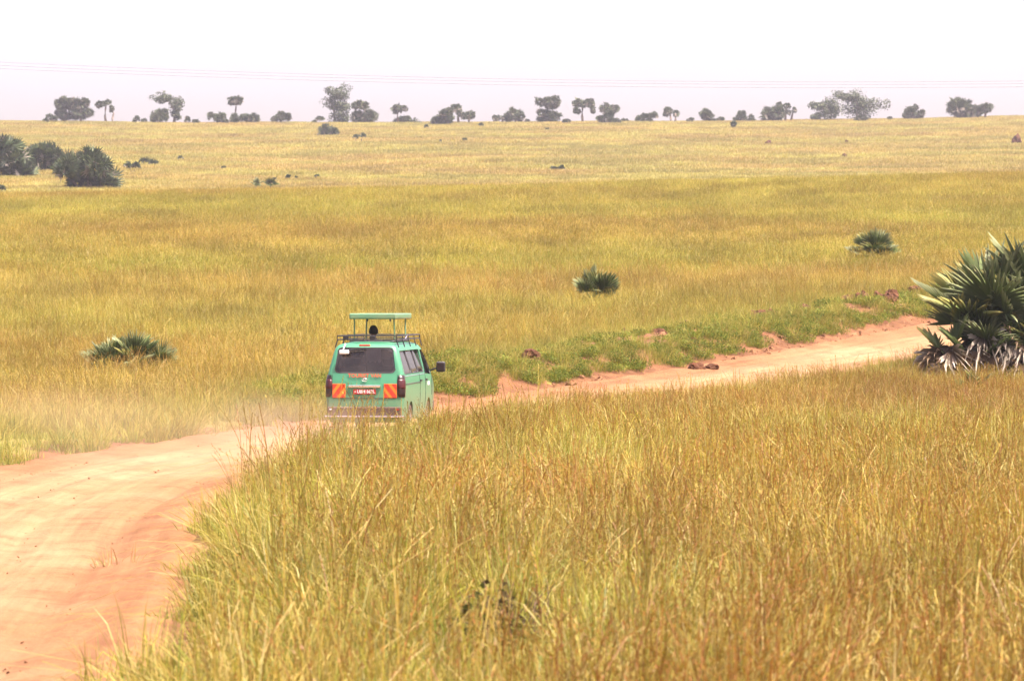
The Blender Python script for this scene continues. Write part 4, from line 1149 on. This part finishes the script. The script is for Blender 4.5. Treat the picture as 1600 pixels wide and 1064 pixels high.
# dark pillars between side windows
for y0, y1 in ((1.27, 1.37), (2.25, 2.35)):
    for s in (1, -1):
        V, Fc = [], []
        for z in np.linspace(1.295, 1.805, 6):
            ins = .008 + .05 * (z - 1.3) / .5
            V += [(s * side_x(y0, z, ins), y0, z), (s * side_x(y1, z, ins), y1, z)]
        for k in range(5): Fc.append((2 * k, 2 * k + 1, 2 * k + 3, 2 * k + 2))
        link('window_pillar', mesh('window_pillar', V, Fc), M_black, van)

def strip(name, pts, wd, mat, parent=van, proud=0.004):
    """thin dark seam lying on the right-hand or left-hand flank; pts (side, y, z)"""
    mb = MB(); mb.tube([(s * (side_x(y, z) + proud - wd * .5), y, z) for s, y, z in pts], wd, 4)
    return link(name, mb.mesh(name), mat, parent)
for s in (1, -1):
    for y in (2.30, 3.10):
        strip('door_seam', [(s, y, z) for z in np.linspace(.48, 1.28, 8)], .006, M_black)
    strip('door_seam', [(s, 4.03, z) for z in np.linspace(.75, 1.22, 6)], .006, M_black)
    strip('slide_rail', [(s, y, 1.085) for y in np.linspace(.35, 2.25, 9)], .012, M_black)
    strip('belt_moulding', [(s, y, 1.255) for y in np.linspace(.25, 3.1, 12)], .008, M_chrome)
    for y in (2.42, 3.22):
        V = boxmesh('door_handle', (-.02, -.08, -.018), (.02, .08, .018), .008)
        link('door_handle', V, M_black, van, (s * (side_x(y, 1.12) + .012), y, 1.12))
    # mirrors
    mr_ = empty('side_mirror', (s * .80, 4.06, 1.28)); mr_.parent = van
    mb = MB(); mb.tube([(0, 0, .02), (s * .1, .01, .06), (s * .2, .01, .09)], [.025, .022, .02], 6); link('arm', mb.mesh('arm', True), M_black, mr_)
    hs = link('housing', boxmesh('housing', (-.105, -.05, -.125), (.105, .05, .115), .045, 3), M_black, mr_, (s * .25, .0, .11))
    link('mirror_glass', boxmesh('mirror_glass', (-.085, -.006, -.085), (.085, .0, .085), .003, 1), M_darklamp, mr_, (s * .25, -.0525, .11))
# front quarter ornament on the passenger door: small pale badge
mb = MB()
for k, (a, b) in enumerate(((0, .05), (.07, .05), (.14, .05))):
    mb.tube([(0, a, -.03), (0, a + .02, b), (0, a + .045, -.03)], .009, 4)
link('door_badge', mb.mesh('door_badge'), M_white, van, (side_x(3.5, 1.02) + .006, 3.42, 1.02))

# tail: lamps wrapping the corners
def corner_lamp(s, z0, z1, mat, name, parent, proud):
    V, Fc = [], []
    zs = np.linspace(z0, z1, 7); prof = [(0.70, 'r'), (0.76, 'r'), ('c', 0), ('c', 1), ('c', 2), (0.10, 's'), (0.16, 's')]
    for z in zs:
        yr = float(YR(z)); hwz = float(HWP(z)); e = 1 - 0.25 * abs((z - (z0 + z1) / 2) / ((z1 - z0) / 2)) ** 6
        w_in = hwz - (hwz - 0.705) * e; d_in = .17 * e
        c = hwz - .085
        P = [(w_in, yr - proud), (c, yr - proud), (c + .045, yr - proud + .012), (c + .075 + proud * .6, yr + .035), (c + .085 + proud, yr + .085), (hwz + proud, yr + d_in)]
        V += [(s * x, y, z) for x, y in P]
    m_ = 6
    for i in range(len(zs) - 1):
        for k in range(m_ - 1):
            q = (i * m_ + k, i * m_ + k + 1, (i + 1) * m_ + k + 1, (i + 1) * m_ + k); Fc.append(q if s > 0 else q[::-1])
    o = link(name, mesh(name, V, Fc, None, True), mat, parent)
    md = o.modifiers.new('thick', 'SOLIDIFY'); md.thickness = 0.018; md.offset = -1
    return o
for s in (1, -1):
    tl = corner_lamp(s, 0.82, 1.29, M_darklamp, 'tail_lamp', van, 0.014)
    corner_lamp(s, 1.0, 1.2, M_redlamp, 'lens', tl, 0.019)
bl = link('brake_lamp', boxmesh('brake_lamp', (-.12, -.02, -.02), (.12, .02, .02), .01), M_brake, van, (-.03, float(YR(1.92)) - .005, 1.918))
# chevron boards: orange with red slashes
for s in (1, -1):
    cb = link('reflector_board', boxmesh('reflector_board', (-.14, -.006, -.15), (.14, .0, .15), .003, 1), M_orange, van, (s * .555 , -.004, .955))
    for k in (-1, 0, 1):
        mb = MB(); w = .055; x0 = k * .19
        P = [(-.135, -.145), (.135, -.145), (.135, .145), (-.135, .145)]
        # clip a slanted stripe to the board
        def stripe(z): return s * -1 * (z * 0.75) + x0
        zs = np.linspace(-.145, .145, 13); V = []
        for z in zs:
            a = min(max(stripe(z) - w, -.135), .135); b = min(max(stripe(z) + w, -.135), .135); V += [(a, -.0085, z), (b, -.0085, z)]
        Fc = [(2 * i, 2 * i + 1, 2 * i + 3, 2 * i + 2) for i in range(12) if abs(V[2*i][0] - V[2*i+1][0]) + abs(V[2*i+2][0] - V[2*i+3][0]) > 1e-4]
        if Fc: link('red_stripe', mesh('red_stripe', V, Fc), M_redrf, cb)
gh = link('tailgate_garnish', boxmesh('tailgate_garnish', (-.345, -.03, -.028), (.345, .01, .028), .012), M_chrome, van, (0, -.005, 1.05))
strip_ = MB(); strip_.tube([(-.68, -.004, .80), (.68, -.004, .80)], .006, 4); link('tailgate_seam', strip_.mesh('tailgate_seam'), M_black, van)
for s in (1, -1):
    sm = MB(); sm.tube([(s * .705, float(YR(z)) - .003, z) for z in np.linspace(.80, 1.30, 6)], .005, 4); link('tailgate_seam', sm.mesh('tailgate_seam'), M_black, van)
plate = link('number_plate', boxmesh('number_plate', (-.245, -.012, -.055), (.245, 0, .055), .006, 1), M_redpl, van, (0, -.006, .935))
def text(name, body_, size, mat, parent, loc, bold=0.0, sx=1.0, rot=(R(90), 0, 0)):
    cu = bpy.data.curves.new(name, 'FONT'); cu.body = body_; cu.size = size; cu.align_x = 'CENTER'; cu.align_y = 'CENTER'; cu.extrude = 0.0015; cu.offset = bold
    t = bpy.data.objects.new(name, cu); COL.objects.link(t)
    bpy.context.view_layer.update()
    me = bpy.data.meshes.new_from_object(t.evaluated_get(bpy.context.evaluated_depsgraph_get()))
    bpy.data.objects.remove(t)
    me.materials.clear()
    return link(name, me, mat, parent, loc, rot, (sx, 1, 1))
text('number_lettering', 'UBM 862L', .098, M_white, plate, (.03, -.016, 0), .002, .92)
link('plate_emblem', boxmesh('plate_emblem', (-.012, -.002, -.012), (.012, 0, .012)), M_white, plate, (-.205, -.013, 0))
text('lettering', 'TOURIST VAN', .115, M_redtx, van, (0.0, float(YR(1.275)) - .022, 1.275), .0025, .98, (R(84), 0, 0))
mb = MB()
for rx, rz_ in ((.055, .035), (.02, .032)):
    mb.tube([(rx * math.cos(t), 0, rz_ * math.sin(t)) for t in np.linspace(0, 2 * math.pi, 21)], .005, 5, cap=False)
mb.tube([(.036 * math.cos(t), 0, .016 + .013 * math.sin(t)) for t in np.linspace(0, 2 * math.pi, 17)], .005, 5, cap=False)
link('oval_badge', mb.mesh('oval_badge', True), M_chrome, van, (0, -.010, 1.19))
# bumper with step
bp_ = link('rear_bumper', boxmesh('rear_bumper', (-.80, -.085, .40), (.80, .10, .615), .03, 3), M_bump, van)
link('step_lip', boxmesh('step_lip', (-.85, -.12, .395), (.85, .05, .425), .012), M_chrome, bp_)
for s in (1, -1): link('reflex_reflector', boxmesh('reflex_reflector', (-.03, -.006, -.012), (.03, 0, .012), .004, 1), M_white if s < 0 else M_brake, bp_, (s * .72, -.087, .56))
link('front_bumper', boxmesh('front_bumper', (-.80, 4.50, .36), (.80, 4.74, .62), .05, 3), M_bump, van)
for s in (1, -1): link('headlamp', boxmesh('headlamp', (-.12, -.05, -.14), (.12, .03, .14), .03), M_chrome, van, (s * .63, 4.60, .86))
# reversing mirror on its arm above the rear glass
rm = empty('reversing_mirror', (-.47, float(YR(1.9)) - .0, 1.92)); rm.parent = van
mb = MB(); mb.tube([(.03, 0, .0), (.035, -.08, .03), (.02, -.17, -.05), (.0, -.2, -.11)], .014, 6); link('arm', mb.mesh('arm', True), M_white, rm)
link('mirror_head', boxmesh('mirror_head', (-.105, -.03, -.045), (.105, .03, .045), .025, 3), M_white, rm, (.03, -.2, -.14))
# wheels
def lathe(name, prof, n=28):
    V, Fc = [], []
    for k in range(n):
        t = 2 * math.pi * k / n
        V += [(x, r * math.cos(t), r * math.sin(t)) for x, r in prof]
    m_ = len(prof)
    for k in range(n):
        for i in range(m_ - 1): Fc.append((k * m_ + i, k * m_ + i + 1, ((k + 1) % n) * m_ + i + 1, ((k + 1) % n) * m_ + i))
    return mesh(name, V, Fc, None, True)
tyre_me = lathe('tyre', [(-.08, .20), (-.098, .25), (-.09, .315), (-.06, .333), (.06, .333), (.09, .315), (.098, .25), (.08, .20)])
rim_me = lathe('rim', [(-.07, .205), (.07, .205), (.085, .19), (.05, .17), (.045, .10), (.07, .06), (.07, .0)])
for yy in (1.05, 3.64):
    for s in (1, -1):
        w = empty('wheel', (s * .715, yy, .33)); w.parent = van; w.rotation_euler = (0, 0, 0 if s > 0 else math.pi)
        link('tyre', tyre_me, M_tyre, w); link('rim', rim_me, M_rim, w)
link('underbody', boxmesh('underbody', (-.6, .2, .30), (.6, 4.3, .585), .03), M_black, van)
ax = MB(); ax.tube([(-.7, 1.05, .33), (.7, 1.05, .33)], .05, 8); ax.tube([(-.7, 3.64, .33), (.7, 3.64, .33)], .04, 8); link('axles', ax.mesh('axles'), M_black, van)
mb = MB(); mb.tube([(-.45, -.06, .33), (-.45, .5, .33)], .03, 8); link('exhaust_pipe', mb.mesh('exhaust_pipe'), M_black, van)
# seats
for yy in (0.75, 1.55, 3.05):
    for xx in (-.42, .42):
        st = empty('seat', (xx, yy, .62)); st.parent = van
        link('cushion', boxmesh('cushion', (-.22, -.22, 0.0), (.22, .25, .36), .05), M_seat, st)
        link('backrest', boxmesh('backrest', (-.22, -.30, .30), (.22, -.18, .84), .05), M_seat, st)
        link('headrest', boxmesh('headrest', (-.12, -.29, .85), (.12, -.20, 1.02), .03), M_seat, st)
link('dashboard', boxmesh('dashboard', (-.7, 3.95, .85), (.7, 4.3, 1.15), .05), M_black, van)
sw = MB(); sw.tube([(.36 + .18 * math.cos(t), 3.83 - .06 * math.sin(t), 1.17 + .16 * math.sin(t)) for t in np.linspace(0, 6.2832, 21)], .014, 6, cap=False)
link('steering_wheel', sw.mesh('steering_wheel', True), M_black, van)

# roof rack
rk = empty('roof_rack', (0, .30, 1.985)); rk.parent = van
L_, W_ = 3.25, .64
for z, nm, r_ in ((.135, 'rail', .016), (.055, 'rail', .014)):
    for pts in ([(-W_, 0, z), (W_, 0, z)], [(-W_, L_, z), (W_, L_, z)], [(-W_, 0, z), (-W_, L_, z)], [(W_, 0, z), (W_, L_, z)]):
        mb = MB(); mb.tube(pts, r_, 6); link(nm, mb.mesh(nm), M_iron, rk)
for s in (1, -1):
    for k in range(5):
        y = L_ * k / 4
        mb = MB(); mb.tube([(s * (W_ + .05), y, -.11), (s * (W_ + .02), y, -.02), (s * W_, y, .055), (s * W_, y, .14)], .014, 6); link('rack_post', mb.mesh('rack_post'), M_iron, rk)
for x in (-.46, 0.12):
    link('rack_bracket', boxmesh('rack_bracket', (-.06, -.015, .05), (.06, .015, .13), .006, 1), M_iron, rk, (x, 0, 0))

# raised roof hatch on four posts
ht = empty('roof_hatch', (0, 1.0, 2.0)); ht.parent = van
panel = boxmesh('hatch_panel', (-.515, 0, .475), (.515, 2.2, .60), .03, 3)
link('hatch_panel', panel, M_paint, ht)
for x in (-.435, .435):
    for y, dy in ((.22, .06), (1.80, -.05)):
        mb = MB(); mb.tube([(x * 1.02, y + dy * 1.0, -.04), (x, y, .485)], .017, 7); link('hatch_post', mb.mesh('hatch_post'), M_paint, ht)
for x in (-.13, .37): link('hatch_catch', boxmesh('hatch_catch', (-.015, -.02, -.05), (.015, .02, 0), .004, 1), M_black, ht, (x, .12, .475))
mb = MB()
P_ = rrect(-.50, .50, 1.03, 3.02, .09)
mb.tube([(a, b, 1.995) for a, b in P_] + [(P_[0][0], P_[0][1], 1.995)], .02, 6, cap=False)
link('hatch_rim', mb.mesh('hatch_rim', True), M_black, van)
strut = MB(); strut.tube([(.44, 2.55, 2.0), (.49, 2.72, 2.12)], .02, 6); link('hatch_strut', strut.mesh('hatch_strut'), M_chrome, van)

# ------------------------------------------------------------------ passenger standing in the hatch
def skin_person():
    # joints: name, position, radii; stands on the cabin floor (z = 0), faces +Y
    J = [((0, 0, .88), .145), ((0, .0, 1.05), .125), ((0, .0, 1.22), .14), ((0, -.01, 1.36), .12), ((0, 0, 1.43), .058), ((0, .01, 1.49), .055),
         ((0, .02, 1.56), .085), ((0, .02, 1.63), .09), ((0, .015, 1.68), .06)]
    E_ = [(i, i + 1) for i in range(8)]
    def chain(root, pts):
        k = root
        for p in pts:
            J.append(p); E_.append((k, len(J) - 1)); k = len(J) - 1
        return k
    for s in (1, -1):
        chain(0, [((s * .1, 0, .80), .10), ((s * .11, .02, .46), .068), ((s * .115, -.01, .10), .045), ((s * .12, .05, .035), .042), ((s * .125, .17, .03), .03)])
    hand = []
    for s, el, ha in ((1, (.36, .10, 1.14), (.38, .36, 1.335)), (-1, (-.34, .05, 1.16), (-.36, .32, 1.335))):
        k = chain(3, [((s * .17, -.01, 1.36), .062), (el, .042), ((ha[0] * .99, ha[1] * .92, ha[2] - .01), .03), ((ha[0], ha[1] + .03, ha[2]), .032), ((ha[0], ha[1] + .07, ha[2] - .003), .028)])
        palm = k - 1
        for f in range(4):
            fx = ha[0] + (f - 1.5) * .02; ln = (.07, .08, .075, .06)[f if s > 0 else 3 - f]
            chain(k, [((fx, ha[1] + .095, ha[2] - .002), .0095), ((fx, ha[1] + .07 + ln * .8, ha[2] - .008), .0085), ((fx, ha[1] + .07 + ln, ha[2] - .03), .0075)])
        chain(palm, [((ha[0] - s * .035, ha[1] + .045, ha[2]), .011), ((ha[0] - s * .05, ha[1] + .08, ha[2] - .008), .009)])
    me = bpy.data.meshes.new('person'); me.from_pydata([j[0] for j in J], E_, [])
    o = bpy.data.objects.new('person_src', me); COL.objects.link(o)
    md = o.modifiers.new('skin', 'SKIN'); md.use_smooth_shade = True
    for i, sv in enumerate(me.skin_vertices[0].data):
        r_ = J[i][1]; sv.radius = (r_ * (1.35 if i in (0, 1, 2, 3) else 1), r_); sv.use_root = i == 0
    ss = o.modifiers.new('sub', 'SUBSURF'); ss.levels = 2; ss.render_levels = 2
    bpy.context.view_layer.update()
    out = bpy.data.meshes.new_from_object(o.evaluated_get(bpy.context.evaluated_depsgraph_get()))
    bpy.data.objects.remove(o)
    out.name = 'person'
    return out
M_skin = principled('brown_skin', (0.10, 0.05, 0.03), 0.5, var=0.05)
M_shirt = principled('pale_shirt', (0.42, 0.40, 0.36), 0.9, var=0.08)
M_trous = principled('dark_trousers', (0.04, 0.045, 0.06), 0.9, var=0.1)
M_hair = principled('black_hair', (0.012, 0.010, 0.009), 0.8, var=0.3, bump=0.6, bscale=60)
M_eye = principled('eye_white', (0.7, 0.68, 0.65), 0.3)
pm = skin_person()
pm.materials.clear()
for m_ in (M_skin, M_shirt, M_trous): pm.materials.append(m_)
ids = []
for p in pm.polygons:
    c = p.center
    if c.z < .12: ids.append(2)
    elif c.z < .93 and abs(c.x) < .3 and c.y < .25: ids.append(2)
    elif c.z < 1.41 and not (c.y > .17): ids.append(1)
    else: ids.append(0)
pm.polygons.foreach_set('material_index', np.array(ids, np.int32))
cr_, sr_ = math.cos(-VAN_YAW), math.sin(-VAN_YAW)
lx, ly = -.10, 1.72
pw = (VAN_XY[0] + lx * cr_ - ly * sr_, VAN_XY[1] + lx * sr_ + ly * cr_, 0.61)
person = link('person', pm, None, None, pw, (0, 0, -VAN_YAW))
tag(person, 'person with short black hair standing up through the van roof hatch', 'person')
def blob(name, loc, scl, mat, parent, sub=3):
    bm = bmesh.new(); bmesh.ops.create_icosphere(bm, subdivisions=sub, radius=1.0)
    for f_ in bm.faces: f_.smooth = True
    me = bpy.data.meshes.new(name); bm.to_mesh(me); bm.free()
    return link(name, me, mat, parent, loc, None, scl)
hm = bpy.data.meshes.new('hair'); bm = bmesh.new(); bmesh.ops.create_icosphere(bm, subdivisions=4, radius=1.0)
bmesh.ops.delete(bm, geom=[v for v in bm.verts if v.co.y > .45 and v.co.z < .45 or v.co.z < -.62], context='VERTS')
for v in bm.verts:
    k = 1 + .06 * (vnoise(v.co.x * 9 + 3, v.co.y * 9 + v.co.z * 7, 3) - .5); v.co = Vector((v.co.x * .098 * k, v.co.y * .108 * k, v.co.z * .122 * k))
for f_ in bm.faces: f_.smooth = True
bm.to_mesh(hm); bm.free()
link('hair', hm, M_hair, person, (0, .012, 1.615))
blob('nose', (0, .118, 1.575), (.014, .02, .024), M_skin, person, 2)
blob('mouth', (0, .102, 1.53), (.028, .008, .008), M_redtx if False else principled('lips', (.12, .04, .035), .5), person, 2)
for s in (1, -1):
    blob('ear', (s * .092, .015, 1.585), (.012, .024, .034), M_skin, person, 2)
    e = blob('eye', (s * .034, .098, 1.60), (.013, .008, .008), M_eye, person, 2)
    blob('pupil', (0, .9, 0), (.45, .3, .6), M_hair, e, 2)

# ------------------------------------------------------------------ clods, mounds and litter
rng = np.random.default_rng(31)
def lump(name, x, y, sx, sy, sz, label, cat, group=None, mat=None, sub=3, rough=0.35, sink=0.25, rz=None):
    bm = bmesh.new(); bmesh.ops.create_icosphere(bm, subdivisions=sub, radius=1.0)
    ph = rng.uniform(0, 50, 3)
    for v in bm.verts:
        p = np.array(v.co)
        k = 1 + rough * (fbm(p[0] * 1.3 + ph[0] + p[2], p[1] * 1.3 + ph[1] - p[2] * .7, 3, 3) - 0.5) * 2 + 0.55 * (vnoise(p[0] * 3.5 + ph[2], p[1] * 3.5 + p[2] * 4, 8) - 0.5) + 0.3 * (vnoise(p[0] * 8 + ph[2], p[1] * 8 - p[2] * 7, 9) - 0.5)
        v.co = v.co * float(k)
        v.co.z = max(v.co.z, -sink * 1.5)
        v.co = Vector((v.co.x * sx, v.co.y * sy, v.co.z * sz))
    me = bpy.data.meshes.new(name); bm.to_mesh(me); bm.free()
    o = link(name, me, mat or M_clod, None, (x, y, gz(x, y) + sz * (0.1)), (0, 0, rng.uniform(0, 6.28) if rz is None else rz))
    tag(o, label, cat, group)
    return o
G = 'earth clods on the spoil bank'
for (x, y, s, h, lab) in [
    (9.2, 105.2, 0.36, 0.30, 'large dark earth clod on the middle of the spoil bank'),
    (9.75, 106.5, 0.26, 0.2, 'flat earth clod just right of the large dark clod'),
    (13.2, 110.6, 0.34, 0.26, 'reddish clod at the left end of the clod heap near the big palm'),
    (14.0, 112.6, 0.30, 0.34, 'tallest red clod of the heap near the big palm'),
    (14.6, 112.9, 0.26, 0.28, 'dark clod right of the tallest one in the heap'),
    (15.2, 113.0, 0.30, 0.26, 'rightmost dark clod of the heap near the big palm'),
    (14.9, 110.8, 0.25, 0.22, 'lone dark clod on the bank slope below the heap'),
    (11.2, 108.2, 0.32, 0.24, 'rounded clod midway between the large dark clod and the heap'),
    (16.7, 116.5, 0.32, 0.26, 'clod on the bank crest close left of the big palm'),
    (3.8, 95.3, 0.45, 0.28, 'broad reddish earth lump on the left part of the spoil bank'),
    (5.0, 97.0, 0.32, 0.22, 'small pale earth lump right of the broad reddish one'),
    (6.2, 100.2, 0.30, 0.22, 'earth lump half hidden in weeds on the bank'),
    (0.6, 86.0, 0.34, 0.22, 'low earth lump in the weeds nearest the van'),
]:
    lump('earth_clod', x, y, s * rng.uniform(0.8, 1.15), s * 0.9, h * 1.15, lab, 'clod', G)
lump('earth_clod', 5.75, 88.0, 0.26, 0.2, 0.17, 'left of the two dark clods lying on the road edge', 'clod', G)
lump('earth_clod', 6.25, 88.3, 0.22, 0.18, 0.14, 'right of the two dark clods lying on the road edge', 'clod', G)

def termite(x, y, w, h, label):
    mb = MB()
    e = lump('termite_mound', x, y, w, w, h, label, 'mound', 'termite mounds on the far slope', rough=0.5, rz=0.4)
termite(112.0, 626, 1.05, 1.7, 'red-brown pointed termite mound on the far slope at right edge')
termite(59.4, 653, 0.8, 1.0, 'small brown mound on the far slope below the wind-leaning clump')
termite(77.4, 652, 0.5, 0.95, 'tiny dark mound on the far slope below the biggest grove')
termite(64.6, 548, 0.5, 0.8, 'tiny dark mound lower on the slope, below the biggest grove')

# small bare mound and dead shrub in the near grass
lump('earth_mound', -0.42, 20.4, 0.38, 0.34, 0.24, 'bare reddish earth mound in the near grass at the foot of the dead shrub', 'mound', sub=4)
M_twig = principled('dead_twig', (0.085, 0.05, 0.022), 0.9, var=0.3)
M_stem = principled('red_stem', (0.12, 0.04, 0.018), 0.9, var=0.3)
ds = empty('dead_shrub', (-0.12, 20.7, gz(-0.12, 20.7)))
ds.scale = (1.05, 1.05, 1.05)
tag(ds, 'dark tangled dead shrub with red stem in the near grass', 'shrub')
mb = MB(); mb.tube([(-0.22, 0, -0.1), (-0.16, 0, 0.15), (-0.08, 0.02, 0.32), (-0.07, 0.0, 0.45)], [0.03, 0.026, 0.022, 0.012], 7)
link('stem', mb.mesh('stem', True), M_stem, ds)
mb = MB()
for k in range(130):
    a = rng.uniform(0, 6.28); p = np.array([rng.normal(0.1, 0.14), rng.normal(0, 0.12), rng.uniform(0, 0.2)])
    pts = [p]
    d = np.array([math.cos(a) * 0.5, math.sin(a) * 0.5, 0.9])
    for j in range(4):
        d = d + rng.normal(0, 0.6, 3); pts.append(pts[-1] + d / np.linalg.norm(d) * 0.12)
    mb.tube(pts, [0.009, 0.007, 0.005, 0.004, 0.002], 4)
link('twigs', mb.mesh('twigs'), M_twig, ds)
mb = MB(); weed(mb, 420, 0.36, 0.66, 0.07, [np.array((0.07, 0.05, 0.018)), np.array((0.085, 0.10, 0.02)), np.array((0.12, 0.12, 0.025))])
link('leaves', mb.mesh('leaves'), M_weed, ds)
tf = MB(); blades(tf, 110, D(0.24), (0.15, 0.4), 0.008, 1.6, [STRAW * 0.6, BROWN * 0.8, PALE * 0.6], 0.6)
o = link('dry_tuft', tf.mesh('dry_tuft'), M_grass, None, (-4.25, 30.2, gz(-4.25, 30.2) - 0.02))
tag(o, 'dry uprooted grass tuft lying on the bare road shoulder', 'tuft')

# ------------------------------------------------------------------ power lines across the sky
M_wire = principled('wire_aluminium', (0.16, 0.16, 0.17), 0.8)
for (zl, zr, lab) in [(31.39, 29.07, 'topmost of the three thin overhead power wires'), (31.0, 28.77, 'middle one of the three thin overhead power wires'), (30.64, 28.39, 'lowest of the three thin overhead power wires')]:
    mb = MB(); pts = []
    y = 330.0
    zm = zr
    for k in range(61):
        x = -130 + 330 * k / 60
        # sagging span: lowest point near x = 35
        z = zm + (zl - zm) * ((x - 38) / (-60 - 38)) ** 2
        pts.append((x, y, z))
    mb.tube(pts, 0.022, 5, cap=True)
    o = link('power_wire', mb.mesh('power_wire'), M_wire)
    tag(o, lab, 'wire', 'overhead power wires')

# ------------------------------------------------------------------ air
def volume_box(name, lo, hi, density, color, aniso=0.3):
    o = link(name, boxmesh(name, lo, hi))
    m, n, l = new_mat(name + '_air')
    out = n.new('ShaderNodeOutputMaterial'); v = n.new('ShaderNodeVolumePrincipled')
    v.inputs['Color'].default_value = (*color, 1); v.inputs['Density'].default_value = density; v.inputs['Anisotropy'].default_value = aniso
    l.new(v.outputs[0], out.inputs['Volume'])
    o.data.materials.append(m)
    return o
hz = volume_box('haze', (-1700, -400, -6), (1700, 2800, 85), 0.00015, (0.9, 0.92, 1.0))
tag(hz, kind='stuff')

# road dust hanging behind the van
def dust_cloud(name, loc, rad, dens, label='thin orange dust hanging over the road behind the van'):
    bm = bmesh.new(); bmesh.ops.create_icosphere(bm, subdivisions=4, radius=1.0)
    me = bpy.data.meshes.new(name); bm.to_mesh(me); bm.free()
    o = link(name, me, None, None, loc, (0, 0, R(20)), rad)
    m, n, l = new_mat('road_dust')
    out = n.new('ShaderNodeOutputMaterial'); v = n.new('ShaderNodeVolumePrincipled')
    v.inputs['Color'].default_value = (0.92, 0.66, 0.45, 1); v.inputs['Anisotropy'].default_value = 0.2
    tc = n.new('ShaderNodeTexCoord'); gr = n.new('ShaderNodeTexGradient'); gr.gradient_type = 'SPHERICAL'
    l.new(tc.outputs['Object'], gr.inputs[0])
    no = n.new('ShaderNodeTexNoise'); no.inputs['Scale'].default_value = 1.7; no.inputs['Detail'].default_value = 3
    l.new(tc.outputs['Object'], no.inputs['Vector'])
    mr = n.new('ShaderNodeMapRange'); mr.inputs[1].default_value = 0.3; mr.inputs[2].default_value = 0.7; l.new(no.outputs[0], mr.inputs[0])
    a = n.new('ShaderNodeMath'); a.operation = 'MULTIPLY'; l.new(gr.outputs[0], a.inputs[0]); l.new(mr.outputs[0], a.inputs[1])
    b = n.new('ShaderNodeMath'); b.operation = 'MULTIPLY'; b.inputs[1].default_value = dens; l.new(a.outputs[0], b.inputs[0])
    l.new(b.outputs[0], v.inputs['Density']); l.new(v.outputs[0], out.inputs['Volume'])
    me.materials.append(m)
    tag(o, label, 'dust', kind='stuff')
dust_cloud('dust_cloud', (-7.0, 50.0, 0.1), (5.0, 14.0, 1.6), 0.055)
dust_cloud('dust_cloud', (-4.6, 57.0, 0.2), (2.2, 4.5, 1.0), 0.16, 'puff of dust thrown up at the van rear wheels')
